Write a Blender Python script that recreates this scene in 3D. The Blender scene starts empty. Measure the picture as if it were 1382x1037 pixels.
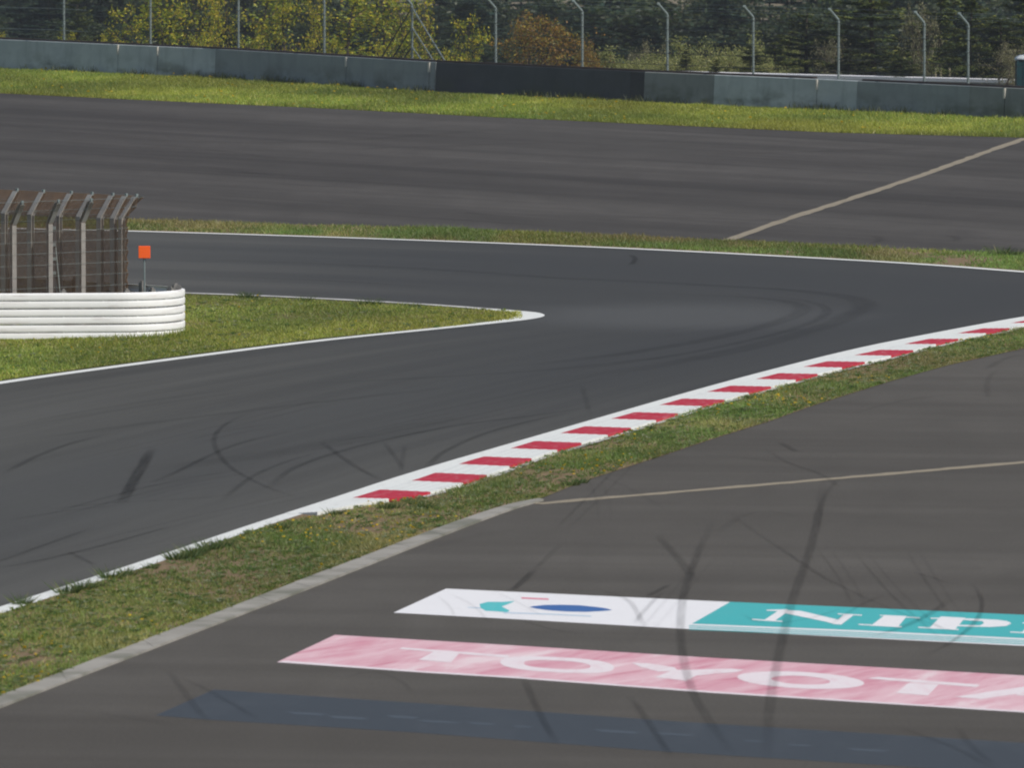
import bpy, bmesh, math, random
import numpy as np
from mathutils import Vector

SC = bpy.context.scene
COL = SC.collection
rad = math.radians
random.seed(7)
RNG = np.random.default_rng(11)

# ------------------------------------------------------------------ camera
F_PX, W_PX, H_PX, CAM_H = 13000.0, 1382.0, 1037.0, 12.4
TILT = math.atan(870.5 / F_PX)
cam_d = bpy.data.cameras.new('camera')
cam = bpy.data.objects.new('camera', cam_d)
COL.objects.link(cam)
cam_d.sensor_width = 36.0
cam_d.lens = 36.0 * F_PX / W_PX
cam_d.clip_start = 1.0
cam_d.clip_end = 6000.0
cam.location = (0, 0, CAM_H)
cam.rotation_euler = (math.pi / 2 - TILT, 0, 0)
SC.camera = cam
cam_d.dof.use_dof = True
cam_d.dof.focus_distance = 225.0
cam_d.dof.aperture_fstop = 6.0

# ------------------------------------------------------------------ sky, sun, exposure
SUN_DIR = Vector((0.72, -0.60, 1.0)).normalized()          # towards the sun
world = bpy.data.worlds.new('World')
SC.world = world
world.use_nodes = True
wn = world.node_tree.nodes
wl = world.node_tree.links
wn.clear()
wout = wn.new('ShaderNodeOutputWorld')
wbg = wn.new('ShaderNodeBackground')
wsky = wn.new('ShaderNodeTexSky')
wsky.sky_type = 'NISHITA'
wsky.sun_disc = False
wsky.sun_elevation = math.asin(SUN_DIR.z)
wsky.sun_rotation = math.atan2(SUN_DIR.x, SUN_DIR.y)
wsky.air_density = 1.0
wsky.dust_density = 1.0
wbg.inputs['Strength'].default_value = 0.08
wl.new(wsky.outputs[0], wbg.inputs['Color'])
wl.new(wbg.outputs[0], wout.inputs['Surface'])
sun_d = bpy.data.lights.new('sun', 'SUN')
sun_d.energy = 3.5
sun_d.angle = rad(0.5)
sun_d.color = (1.0, 0.95, 0.87)
sun = bpy.data.objects.new('sun', sun_d)
COL.objects.link(sun)
sun.rotation_euler = SUN_DIR.to_track_quat('Z', 'Y').to_euler()
sun.location = (60, 100, 80)
SC.view_settings.view_transform = 'Standard'
SC.view_settings.look = 'None'
SC.view_settings.gamma = 1.0
SC.view_settings.exposure = 0.12
SC.view_settings.use_curve_mapping = False
SC.cycles.filter_width = 2.0
SC.cycles.volume_bounces = 0
SC.cycles.transparent_max_bounces = 12

# ------------------------------------------------------------------ ground geometry helpers
CT, ST = math.cos(TILT), math.sin(TILT)
def G(px, py, z=0.0):
    """point of the level plane z that is seen at a photo pixel"""
    u = (px - W_PX / 2) / F_PX
    v = (H_PX / 2 - py) / F_PX
    dy = CT + v * ST
    dz = -ST + v * CT
    t = (z - CAM_H) / dz
    return (u * t, dy * t)
def GP(pts, z=0.0):
    return [G(x, y, z) for x, y in pts]
def z_at(d, py):
    v = (H_PX / 2 - py) / F_PX
    return CAM_H + d * (-ST + v * CT) / (CT + v * ST)
def x_at(d, px):
    return (px - W_PX / 2) / F_PX * d * 1.002

def arr(p): return np.asarray(p, dtype=float)
def cumlen(p):
    p = arr(p)
    return np.concatenate([[0], np.cumsum(np.linalg.norm(np.diff(p, axis=0), axis=1))])
def resample(p, n):
    p = arr(p); L = cumlen(p); t = np.linspace(0, L[-1], n)
    return np.stack([np.interp(t, L, p[:, k]) for k in range(p.shape[1])], 1)
def smooth(p, it=2):
    p = arr(p)
    for _ in range(it):
        q = [p[0]]
        for a, b in zip(p[:-1], p[1:]):
            q += [a * .75 + b * .25, a * .25 + b * .75]
        q.append(p[-1]); p = np.array(q)
    return p

# value noise for scattering
_perm = np.random.default_rng(3).random((64, 64))
def vnoise(x, y, sc, seed=0):
    x = x / sc + seed * 17.31; y = y / sc + seed * 5.77
    xi = np.floor(x).astype(int); yi = np.floor(y).astype(int)
    fx = x - xi; fy = y - yi
    fx = fx * fx * (3 - 2 * fx); fy = fy * fy * (3 - 2 * fy)
    g = lambda a, b: _perm[a % 64, b % 64]
    return (g(xi, yi) * (1 - fx) + g(xi + 1, yi) * fx) * (1 - fy) + (g(xi, yi + 1) * (1 - fx) + g(xi + 1, yi + 1) * fx) * fy

# ------------------------------------------------------------------ object helpers
def link(name, me, mat=None, parent=None):
    o = bpy.data.objects.new(name, me)
    COL.objects.link(o)
    if mat is not None and me is not None:
        for m in (mat if isinstance(mat, (list, tuple)) else [mat]):
            me.materials.append(m)
    if parent is not None: o.parent = parent
    return o
def struct(o, label=None):
    o['kind'] = 'structure'
    if label: o['label'] = label
    return o
def tag(o, label, cat, group=None, kind=None):
    o['label'] = label; o['category'] = cat
    if group: o['group'] = group
    if kind: o['kind'] = kind
    return o
def empty(name, loc=(0, 0, 0)):
    o = bpy.data.objects.new(name, None); COL.objects.link(o)
    o.location = loc; o.empty_display_size = .2
    return o

class MB:
    """collects simple solids into one mesh"""
    def __init__(s): s.v = []; s.f = []; s.uv = None
    def add(s, vs, fs):
        b = len(s.v); s.v += [tuple(map(float, p)) for p in vs]; s.f += [tuple(i + b for i in f) for f in fs]
    def box(s, c, size, rz=0.0):
        cx, cy, cz = c; a, b, h = size[0] / 2, size[1] / 2, size[2] / 2
        co, si = math.cos(rz), math.sin(rz); vs = []
        for z in (-h, h):
            for x, y in ((-a, -b), (a, -b), (a, b), (-a, b)):
                vs.append((cx + x * co - y * si, cy + x * si + y * co, cz + z))
        s.add(vs, [(3, 2, 1, 0), (4, 5, 6, 7), (0, 1, 5, 4), (1, 2, 6, 5), (2, 3, 7, 6), (3, 0, 4, 7)])
    def tube(s, pts, r, n=6, cap=True):
        pts = [Vector(p) for p in pts]; rings = []
        rs = r if isinstance(r, (list, tuple, np.ndarray)) else [r] * len(pts)
        for i, p in enumerate(pts):
            t = (pts[min(i + 1, len(pts) - 1)] - pts[max(i - 1, 0)])
            t = t.normalized() if t.length > 1e-9 else Vector((0, 0, 1))
            up = Vector((0, 0, 1)) if abs(t.z) < .9 else Vector((1, 0, 0))
            a = t.cross(up).normalized(); b = t.cross(a)
            rings.append([p + (a * math.cos(2 * math.pi * k / n) + b * math.sin(2 * math.pi * k / n)) * float(rs[i]) for k in range(n)])
        base = len(s.v)
        for R in rings: s.v += [tuple(q) for q in R]
        for i in range(len(pts) - 1):
            for k in range(n):
                k2 = (k + 1) % n
                s.f.append((base + i * n + k, base + i * n + k2, base + (i + 1) * n + k2, base + (i + 1) * n + k))
        if cap:
            s.f.append(tuple(base + k for k in range(n))[::-1])
            s.f.append(tuple(base + (len(pts) - 1) * n + k for k in range(n)))
    def ribbon(s, A, B, zA, zB, uv=True):
        A = arr(A); B = arr(B); n = len(A); b = len(s.v)
        zA = np.broadcast_to(zA, n); zB = np.broadcast_to(zB, n)
        for i in range(n):
            s.v.append((A[i, 0], A[i, 1], float(zA[i]))); s.v.append((B[i, 0], B[i, 1], float(zB[i])))
        for i in range(n - 1):
            s.f.append((b + 2 * i, b + 2 * i + 1, b + 2 * i + 3, b + 2 * i + 2))
    def build(s, name, mat, parent=None, smooth_=False):
        me = bpy.data.meshes.new(name)
        me.from_pydata(s.v, [], s.f)
        me.update()
        bm = bmesh.new(); bm.from_mesh(me)
        bmesh.ops.recalc_face_normals(bm, faces=bm.faces); bm.to_mesh(me); bm.free()
        if smooth_:
            me.polygons.foreach_set('use_smooth', [True] * len(me.polygons))
        return link(name, me, mat, parent)

def up_mesh(name, vs, fs, uvs=None):
    """flat sheet, faces turned up, optional per-vertex uv"""
    me = bpy.data.meshes.new(name); me.from_pydata([tuple(map(float, v)) for v in vs], [], fs); me.update()
    flip = any(p.normal.z < 0 for p in me.polygons)
    if flip:
        bm = bmesh.new(); bm.from_mesh(me)
        for f in bm.faces:
            if f.normal.z < 0: f.normal_flip()
        bm.to_mesh(me); bm.free(); me.update()
    if uvs is not None:
        ul = me.uv_layers.new(name='UVMap')
        vi = np.zeros(len(me.loops), dtype=np.int32); me.loops.foreach_get('vertex_index', vi)
        ul.data.foreach_set('uv', arr(uvs)[vi].astype(np.float32).ravel())
    return me
def sheet(name, pts, z, mat, parent=None):
    vs = [(x, y, z) for x, y in pts]
    return link(name, up_mesh(name, vs, [tuple(range(len(vs)))]), mat, parent)
def ribbon(name, A, B, z, mat, parent=None, zB=None, n=None, across=1):
    if n: A = resample(A, n); B = resample(B, n)
    A = arr(A); B = arr(B); N = len(A)
    zB = z if zB is None else zB
    L = cumlen((A + B) / 2); vs = []; uv = []; fs = []
    for i in range(N):
        for j in range(across + 1):
            t = j / across; p = A[i] * (1 - t) + B[i] * t
            vs.append((p[0], p[1], z * (1 - t) + zB * t)); uv.append((L[i], t))
    k = across + 1
    for i in range(N - 1):
        for j in range(across):
            fs.append((i * k + j, i * k + j + 1, (i + 1) * k + j + 1, (i + 1) * k + j))
    return link(name, up_mesh(name, vs, fs, uv), mat, parent)
def offset(line, d):
    """parallel line, d to the left of travel"""
    p = arr(line); t = np.gradient(p, axis=0); t /= np.linalg.norm(t, axis=1)[:, None]
    return p + np.stack([-t[:, 1], t[:, 0]], 1) * d

def tri_mesh(name, V, cols=None, quads=False):
    """V: (n,3,3) or (n,4,3) loose faces, cols: (n,3) linear colour per face"""
    n, k = V.shape[0], V.shape[1]
    me = bpy.data.meshes.new(name)
    me.vertices.add(n * k); me.vertices.foreach_set('co', V.astype(np.float32).ravel())
    me.loops.add(n * k); me.loops.foreach_set('vertex_index', np.arange(n * k, dtype=np.int32))
    me.polygons.add(n); me.polygons.foreach_set('loop_start', np.arange(0, n * k, k, dtype=np.int32))
    me.update(calc_edges=True)
    if cols is not None:
        a = me.color_attributes.new('tint', 'FLOAT_COLOR', 'POINT')
        c = np.ones((n, k, 4), dtype=np.float32); c[:, :, :3] = cols[:, None, :]
        a.data.foreach_set('color', c.ravel())
    return me

# ------------------------------------------------------------------ materials
class NT:
    def __init__(s, name):
        s.m = bpy.data.materials.new(name); s.m.use_nodes = True
        s.t = s.m.node_tree; s.n = s.t.nodes; s.n.clear()
        s.out = s.n.new('ShaderNodeOutputMaterial')
    def node(s, typ, **kw):
        n = s.n.new(typ)
        for k, v in kw.items():
            if k.startswith('_'): setattr(n, k[1:], v)
            else:
                key = int(k[1:]) if k[0] == 'i' and k[1:].isdigit() else k.replace('__', ' ')
                s.put(n.inputs[key], v)
        return n
    def put(s, inp, v):
        if isinstance(v, bpy.types.NodeSocket): s.t.links.new(v, inp)
        elif isinstance(v, (tuple, list)) and len(v) == 3 and inp.type == 'RGBA': inp.default_value = (*v, 1)
        else: inp.default_value = v
    def pos(s): return s.node('ShaderNodeNewGeometry').outputs['Position']
    def obj(s): return s.node('ShaderNodeTexCoord').outputs['Object']
    def uv(s): return s.node('ShaderNodeTexCoord').outputs['UV']
    def mapping(s, vec, scale=(1, 1, 1), loc=(0, 0, 0), rot=(0, 0, 0)):
        n = s.node('ShaderNodeMapping'); s.put(n.inputs['Vector'], vec)
        n.inputs['Scale'].default_value = scale; n.inputs['Location'].default_value = loc; n.inputs['Rotation'].default_value = rot
        return n.outputs[0]
    def stretch(s, vec, rot, scale):
        return s.mapping(s.mapping(vec, rot=(0, 0, rot)), scale)
    def noise(s, vec, scale, detail=3, rough=.55, dist=0.0):
        n = s.node('ShaderNodeTexNoise'); s.put(n.inputs['Vector'], vec)
        n.inputs['Scale'].default_value = scale; n.inputs['Detail'].default_value = detail
        n.inputs['Roughness'].default_value = rough; n.inputs['Distortion'].default_value = dist
        return n.outputs['Fac']
    def rng(s, v, a, b, c=0.0, d=1.0, smooth_=False):
        n = s.node('ShaderNodeMapRange'); n.clamp = True
        if smooth_: n.interpolation_type = 'SMOOTHSTEP'
        s.put(n.inputs[0], v)
        for i, q in enumerate((a, b, c, d)): s.put(n.inputs[i + 1], q)
        return n.outputs[0]
    def math(s, op, a, b=0.0):
        n = s.node('ShaderNodeMath'); n.operation = op; s.put(n.inputs[0], a); s.put(n.inputs[1], b); return n.outputs[0]
    def mix(s, f, a, b, blend='MIX'):
        n = s.node('ShaderNodeMix'); n.data_type = 'RGBA'; n.blend_type = blend
        s.put(n.inputs[0], f); s.put(n.inputs[6], a); s.put(n.inputs[7], b); return n.outputs[2]
    def bump(s, h, strength=.3, dist=.01):
        n = s.node('ShaderNodeBump'); s.put(n.inputs['Height'], h); n.inputs['Strength'].default_value = strength
        n.inputs['Distance'].default_value = dist; return n.outputs[0]
    def pbr(s, col, rough=.8, metal=0.0, spec=.4, normal=None):
        n = s.node('ShaderNodeBsdfPrincipled')
        s.put(n.inputs['Base Color'], col); s.put(n.inputs['Roughness'], rough)
        s.put(n.inputs['Metallic'], metal); s.put(n.inputs['Specular IOR Level'], spec)
        if normal is not None: s.put(n.inputs['Normal'], normal)
        return n.outputs[0]
    def done(s, sh):
        s.t.links.new(sh, s.out.inputs['Surface']); return s.m

def mat_runoff(name, c1, c2, rot):
    m = NT(name); p = m.pos()
    big = m.noise(m.stretch(p, rot, (.012, .05, 1)), 1.0, 4, .6, .6)
    streak = m.noise(m.stretch(p, rot, (.03, .55, 1)), 1.0, 4, .6, .3)
    lane = m.noise(m.stretch(p, rot, (.004, .2, 1)), 1.0, 2, .5, .1)
    pat = m.noise(m.mapping(p, (.6, .2, 1)), 1.0, 4, .65, .5)
    grain = m.noise(m.mapping(p, (22, 9, 22)), 1.0, 3, .7)
    f = m.math('ADD', m.math('MULTIPLY', big, .35), m.math('MULTIPLY', streak, .35))
    f = m.math('ADD', f, m.math('MULTIPLY', lane, .3))
    f = m.rng(f, .40, .60)
    c = m.mix(f, c1, c2)
    c = m.mix(m.rng(pat, .35, .7, 0, .35), c, tuple(x * .8 for x in c1))
    c = m.mix(m.rng(grain, .25, .75), c, m.mix(1.0, c, (1.35, 1.33, 1.3), 'MULTIPLY'))
    return m.done(m.pbr(c, .92, 0, .10, m.bump(grain, .45, .006)))

def mat_track():
    m = NT('track_asphalt'); p = m.pos(); u = m.uv()
    sep = m.node('ShaderNodeSeparateXYZ'); m.put(sep.inputs[0], u)
    st1 = m.noise(m.mapping(u, (.010, 5.0, 1)), 1.0, 5, .6, .25)
    st2 = m.noise(m.mapping(u, (.03, 26.0, 1)), 1.0, 3, .6, .15)
    big = m.noise(m.mapping(p, (.05, .03, 1)), 1.0, 3, .5)
    grain = m.noise(m.mapping(p, (26, 10, 26)), 1.0, 3, .7)
    f = m.math('ADD', m.math('MULTIPLY', st1, .5), m.math('MULTIPLY', st2, .22))
    f = m.math('ADD', f, m.math('MULTIPLY', big, .28))
    f = m.rng(f, .37, .62)
    c = m.mix(f, (.052, .0508, .0470), (.086, .0840, .0775))
    # broad stain of rubber where cars turn, with a ragged rim
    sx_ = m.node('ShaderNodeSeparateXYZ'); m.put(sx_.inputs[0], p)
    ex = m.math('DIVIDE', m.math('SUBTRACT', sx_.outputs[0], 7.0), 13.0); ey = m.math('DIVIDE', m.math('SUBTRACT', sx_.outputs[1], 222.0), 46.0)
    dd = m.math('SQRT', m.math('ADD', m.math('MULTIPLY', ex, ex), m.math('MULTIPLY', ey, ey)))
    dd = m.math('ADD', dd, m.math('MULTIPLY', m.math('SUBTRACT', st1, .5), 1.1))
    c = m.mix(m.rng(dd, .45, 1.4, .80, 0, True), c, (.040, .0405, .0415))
    # scrubbed paler patch inside the turn
    qx = m.math('DIVIDE', m.math('SUBTRACT', sx_.outputs[0], 3.6), 4.2); qy = m.math('DIVIDE', m.math('SUBTRACT', sx_.outputs[1], 207.0), 5.5)
    qd = m.math('ADD', m.math('SQRT', m.math('ADD', m.math('MULTIPLY', qx, qx), m.math('MULTIPLY', qy, qy))), m.math('SUBTRACT', st1, .5))
    pale_f = m.rng(qd, .3, 1.2, .6, 0, True)
    # rubber laid on the racing line, wide band mid-track
    v = sep.outputs[1]
    band = m.math('MULTIPLY', m.rng(v, .35, .6, 0, 1, True), m.rng(v, .72, .95, 1, 0, True))
    c = m.mix(m.math('MULTIPLY', band, m.rng(st1, .3, .7, .15, .55)), c, (.036, .0375, .040))
    c = m.mix(pale_f, c, (.082, .083, .083))
    c = m.mix(m.rng(grain, .25, .75), c, m.mix(1.0, c, (1.3, 1.3, 1.3), 'MULTIPLY'))
    return m.done(m.pbr(c, .90, 0, .12, m.bump(grain, .4, .005)))

def mat_paint(name, col, wear=.25, wearcol=(.2, .2, .2), sc=1.0, rough=.65):
    m = NT(name); p = m.pos()
    n1 = m.noise(m.mapping(p, (5 * sc, 1.2 * sc, 5)), 1.0, 5, .65, .4)
    n2 = m.noise(m.mapping(p, (.9, .25, 1)), 1.0, 3, .6)
    f = m.math('MULTIPLY', m.rng(n1, .5, .78), m.rng(n2, .3, .7, .2, 1))
    c = m.mix(m.math('MULTIPLY', f, wear), col, wearcol)
    g = m.noise(m.mapping(p, (24, 10, 24)), 1.0, 2, .6)
    c = m.mix(m.rng(g, .3, .7, 0, .12), c, tuple(x * .7 for x in col))
    return m.done(m.pbr(c, rough, 0, .35, m.bump(g, .2, .004)))

def mat_pink():
    m = NT('faded_red_paint'); p = m.pos()
    n1 = m.noise(m.stretch(p, -1.27, (.16, .9, 1)), 1.0, 6, .68, 1.2)
    n2 = m.noise(m.stretch(p, -1.0, (.35, 2.6, 1)), 1.0, 5, .65, .8)
    f = m.math('ADD', m.math('MULTIPLY', n1, .6), m.math('MULTIPLY', n2, .4))
    c = m.mix(m.rng(f, .38, .68), (.78, .58, .61), (.57, .17, .245))
    c = m.mix(m.rng(n2, .60, .76, 0, .6), c, (.50, .15, .20))
    c = m.mix(m.rng(n1, .30, .42, .7, 0), c, (.78, .70, .70))
    return m.done(m.pbr(c, .65, 0, .35))

def mat_concrete(name, c1, c2, streak=.5):
    m = NT(name); p = m.pos()
    n1 = m.noise(m.mapping(p, (.8, .8, 1.2)), 1.0, 4, .6)
    n2 = m.noise(m.mapping(p, (2.2, 2.2, .5)), 1.0, 4, .65, .4)
    n3 = m.noise(m.mapping(p, (.55, .55, 1.3), loc=(3, 8, 1)), 1.0, 3, .6)
    g = m.noise(p, 30, 3, .6)
    sep = m.node('ShaderNodeSeparateXYZ'); m.put(sep.inputs[0], p)
    c = m.mix(m.rng(n1, .3, .7), c1, c2)
    c = m.mix(m.math('MULTIPLY', m.rng(n2, .5, .72), streak), c, tuple(x * .55 for x in c1))
    # mossy splash marks with their own shape low on the wall
    low = m.math('MULTIPLY', m.rng(sep.outputs[2], .25, .8, 1, 0), m.rng(n3, .47, .62))
    c = m.mix(m.math('MULTIPLY', low, .8 * streak + .3), c, (.075, .085, .05))
    c = m.mix(m.rng(g, .3, .7, 0, .15), c, tuple(x * .7 for x in c2))
    return m.done(m.pbr(c, .9, 0, .25, m.bump(g, .3, .004)))

def mat_plain(name, col, rough=.6, metal=0.0, spec=.4, var=.15, sc=6.0):
    m = NT(name); p = m.obj()
    n = m.noise(p, sc, 4, .6)
    c = m.mix(m.rng(n, .3, .7), tuple(x * (1 - var) for x in col), tuple(min(1, x * (1 + var)) for x in col))
    return m.done(m.pbr(c, rough, metal, spec))

def mat_rust(name):
    m = NT(name); p = m.pos()
    n = m.noise(p, 3.0, 4, .6)
    c = m.mix(m.rng(n, .3, .7), (.115, .068, .036), (.20, .12, .062))
    return m.done(m.pbr(c, .8, .2, .3))

def mat_rail():
    m = NT('white_rail_paint'); p = m.pos()
    n = m.noise(m.mapping(p, (3, 3, 1.2)), 1.0, 4, .6)
    n2 = m.noise(m.mapping(p, (1.1, 1.1, 14)), 1.0, 4, .65)
    c = m.mix(m.rng(n, .35, .75, 0, .35), (.88, .88, .87), (.76, .74, .73))
    c = m.mix(m.rng(n2, .54, .74, 0, .55), c, (.50, .43, .41))
    return m.done(m.pbr(c, .5, 0, .4))

def mat_leaf(name, trans=.35):
    m = NT(name)
    a = m.node('ShaderNodeAttribute'); a.attribute_name = 'tint'
    d = m.node('ShaderNodeBsdfDiffuse'); m.put(d.inputs[0], a.outputs['Color'])
    t = m.node('ShaderNodeBsdfTranslucent')
    m.put(t.inputs[0], m.mix(1.0, a.outputs['Color'], (1.25, 1.2, .7), 'MULTIPLY'))
    x = m.node('ShaderNodeMixShader'); m.put(x.inputs[0], trans)
    m.t.links.new(d.outputs[0], x.inputs[1]); m.t.links.new(t.outputs[0], x.inputs[2])
    g = m.node('ShaderNodeBsdfGlossy'); g.inputs['Roughness'].default_value = .5
    g.inputs[0].default_value = (.8, .8, .8, 1)
    y = m.node('ShaderNodeMixShader'); y.inputs[0].default_value = .025
    m.t.links.new(x.outputs[0], y.inputs[1]); m.t.links.new(g.outputs[0], y.inputs[2])
    return m.done(y.outputs[0])

def mat_soil(name, green=.5, dirt=(.25, .17, .11), g1=(.10, .115, .03), g2=(.17, .165, .05)):
    m = NT(name); p = m.pos()
    n1 = m.noise(m.mapping(p, (.45, .22, 1)), 1.0, 5, .65, .5)
    n2 = m.noise(m.mapping(p, (4, 2, 4)), 1.0, 4, .65)
    n3 = m.noise(m.mapping(p, (18, 9, 18)), 1.0, 3, .7)
    gcol = m.mix(m.rng(n2, .3, .7), g1, g2)
    c = m.mix(m.rng(n1, .62 - green * .3, .72 - green * .3), dirt, gcol)
    c = m.mix(m.rng(n3, .3, .75, 0, .6), c, tuple(x * .6 for x in g1))
    return m.done(m.pbr(c, .95, 0, .1, m.bump(n3, .6, .03)))

def mat_skid():
    m = NT('tyre_rubber_mark'); u = m.uv(); p = m.pos()
    sep = m.node('ShaderNodeSeparateXYZ'); m.put(sep.inputs[0], u)
    a = m.node('ShaderNodeAttribute'); a.attribute_name = 'tint'
    v = m.math('ABSOLUTE', m.math('SUBTRACT', m.math('MULTIPLY', sep.outputs[1], 2.0), 1.0))
    edge = m.rng(v, .35, 1.0, 1, 0, True)
    n = m.noise(m.mapping(u, (.5, 3.0, 1)), 1.0, 4, .6)
    al = m.math('MULTIPLY', edge, m.rng(n, .3, .62, .45, 1))
    al = m.math('MULTIPLY', al, a.outputs['Fac'])
    d = m.node('ShaderNodeBsdfDiffuse'); d.inputs[0].default_value = (.016, .016, .017, 1)
    t = m.node('ShaderNodeBsdfTransparent'); x = m.node('ShaderNodeMixShader')
    m.put(x.inputs[0], al); m.t.links.new(t.outputs[0], x.inputs[1]); m.t.links.new(d.outputs[0], x.inputs[2])
    return m.done(x.outputs[0])

def mat_terrain():
    m = NT('hillside'); p = m.pos()
    sep = m.node('ShaderNodeSeparateXYZ'); m.put(sep.inputs[0], p)
    n1 = m.noise(m.mapping(p, (.03, .03, 1)), 1.0, 5, .65)
    n2 = m.noise(m.mapping(p, (.6, .5, 1)), 1.0, 5, .65)
    n3 = m.noise(m.mapping(p, (.05, .9, 1)), 1.0, 3, .6)
    near = m.mix(m.rng(n1, .35, .65), (.085, .09, .035), (.14, .125, .06))
    near = m.mix(m.rng(n2, .35, .7, 0, .6), near, (.05, .06, .025))
    field = m.mix(m.rng(n3, .3, .7), (.085, .06, .052), (.125, .09, .075))
    straw = m.mix(m.rng(n3, .3, .7), (.17, .14, .095), (.22, .185, .125))
    y = m.math('ADD', sep.outputs[1], m.math('MULTIPLY', n1, 20.0))
    c = m.mix(m.rng(y, 640, 645), near, field)
    c = m.mix(m.rng(y, 738, 741), c, straw)
    c = m.mix(m.rng(y, 800, 830), c, (.05, .065, .035))
    return m.done(m.pbr(c, .95, 0, .1, m.bump(n2, .6, .2)))

M = {}
M['far_runoff'] = mat_runoff('worn_brown_asphalt', (.043, .0392, .0365), (.078, .0720, .0668), rad(52.5))
M['near_runoff'] = mat_runoff('grey_brown_asphalt', (.066, .0605, .0540), (.092, .0855, .0770), rad(8))
M['track'] = mat_track()
M['white'] = mat_paint('white_road_paint', (.74, .75, .72), .35, (.34, .32, .30))
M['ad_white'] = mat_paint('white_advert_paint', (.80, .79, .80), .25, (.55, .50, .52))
M['letter_white'] = mat_paint('worn_letter_paint', (.79, .71, .73), .95, (.70, .44, .49), .9)
M['red'] = mat_paint('red_kerb_paint', (.47, .014, .036), .85, (.58, .26, .27), 1.4)
M['teal'] = mat_paint('teal_paint', (.060, .43, .44), .3, (.14, .42, .44))
M['blue'] = mat_paint('blue_paint', (.045, .13, .36), .2, (.08, .16, .3))
M['cyan'] = mat_paint('cyan_paint', (.09, .50, .52), .3, (.3, .6, .6))
M['rose'] = mat_paint('rose_paint', (.72, .22, .30), .3, (.75, .5, .55))
M['paleblue'] = mat_paint('pale_blue_paint', (.52, .62, .72), .3, (.7, .7, .75))
M['pink'] = mat_pink()
M['slate'] = mat_paint('blacked_out_paint', (.043, .048, .054), .8, (.070, .076, .083), .22, .6)
M['slate_light'] = mat_paint('ghost_lettering', (.066, .078, .092), .95, (.054, .061, .073), .5, .6)
M['seam'] = mat_paint('pale_joint_filler', (.27, .23, .165), .7, (.13, .115, .095), 1.0, .85)
M['edging'] = mat_concrete('edging_concrete', (.27, .255, .225), (.36, .34, .305), .35)
M['kerb_back'] = mat_concrete('kerb_concrete', (.45, .44, .42), (.6, .59, .57), .4)
M['wall_light'] = mat_concrete('weathered_concrete', (.39, .43, .43), (.52, .56, .55), .45)
M['wall_mid'] = mat_concrete('grey_concrete', (.25, .275, .275), (.31, .335, .33), .35)
M['wall_dull'] = mat_concrete('damp_concrete', (.20, .215, .205), (.27, .285, .27), .5)
M['wall_dark'] = mat_concrete('dark_concrete', (.062, .065, .07), (.082, .086, .092), .2)  # much darker concrete tone for the middle run of panels
M['wall_darker'] = mat_concrete('darker_concrete', (.045, .045, .048), (.06, .06, .064), .2)
M['mortar'] = mat_plain('pale_mortar', (.55, .52, .46), .9)
M['rust'] = mat_rust('rusty_steel')
M['brown_rail'] = mat_plain('dark_brown_timber', (.075, .048, .042), .9)
M['galv'] = mat_plain('galvanised_steel', (.23, .275, .27), .5, .35, .5)
M['galv_dull'] = mat_plain('dull_galvanised_steel', (.20, .19, .175), .6, .3, .4)
M['galv_sunlit'] = mat_plain('sunlit_galvanised_steel', (.36, .35, .33), .6, .1, .4)
M['galv_mid'] = mat_plain('mid_galvanised_steel', (.29, .28, .26), .6, .2, .4)
M['galv_dark'] = mat_plain('dark_steel', (.06, .06, .065), .6, .3, .4)
M['rail'] = mat_rail()
M['orange'] = mat_plain('fluorescent_orange', (1.0, .13, .012), .5, 0, .4, .04)
M['toilet'] = mat_plain('teal_plastic', (.004, .040, .050), .5, 0, .4, .1)
M['roof_white'] = mat_plain('translucent_white_plastic', (.62, .66, .68), .5, 0, .4, .06)
M['bark'] = mat_plain('bark', (.075, .058, .045), .9, 0, .2, .35, 4.0)
M['stake'] = mat_plain('weathered_wood', (.33, .29, .19), .9)
M['leaf'] = mat_leaf('leaves', .42)
M['needle'] = mat_leaf('needles', .15)
M['grass'] = mat_leaf('grass_blades', .45)
M['soil'] = mat_soil('verge_soil', .42)
M['soil_green'] = mat_soil('turf_soil', .85)
M['skid'] = mat_skid()
M['terrain'] = mat_terrain()

# ------------------------------------------------------------------ outlines read off the photo, laid on the level ground
K_OUT = [(-500, 990), (-200, 888), (0, 820), (165, 768), (340, 708.5), (439, 677), (548, 640.7), (680, 602.4), (805, 566), (940, 527), (1040, 500),
         (1151, 472), (1242, 453.7), (1382, 427.5), (1500, 411), (1580, 402)]
T_TURN = [(1680, 393), (1715, 388), (1690, 384), (1600, 380)]
F_LINE = [(1480, 375), (1382, 368.6), (1249, 358), (1074, 348), (900, 339), (760, 332.7), (503, 323), (240, 314.6), (100, 311), (0, 309), (-200, 305), (-500, 300)]
I_NEAR = [(-500, 606), (-200, 551), (0, 519), (120, 502), (240, 486), (428, 461.5), (609, 443.5), (691, 434.8)]
I_TIP = [(691, 434.8), (718, 431.5), (731, 429), (736, 426.8), (733, 424.2), (720, 421.5)]
I_FAR = [(720, 421.5), (578, 410.5), (390, 400.5), (240, 395), (0, 388), (-200, 383), (-500, 376)]

g_outer = np.vstack([resample(offset(smooth(GP(K_OUT)), -.45), 90), resample(smooth(GP([K_OUT[-1]] + T_TURN + [F_LINE[0]])), 40)[1:], resample(smooth(GP(F_LINE)), 90)[1:]])
g_inner = np.vstack([resample(smooth(GP(I_NEAR)), 90), resample(smooth(GP(I_TIP)), 40)[1:], resample(smooth(GP(I_FAR)), 90)[1:]])

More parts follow.
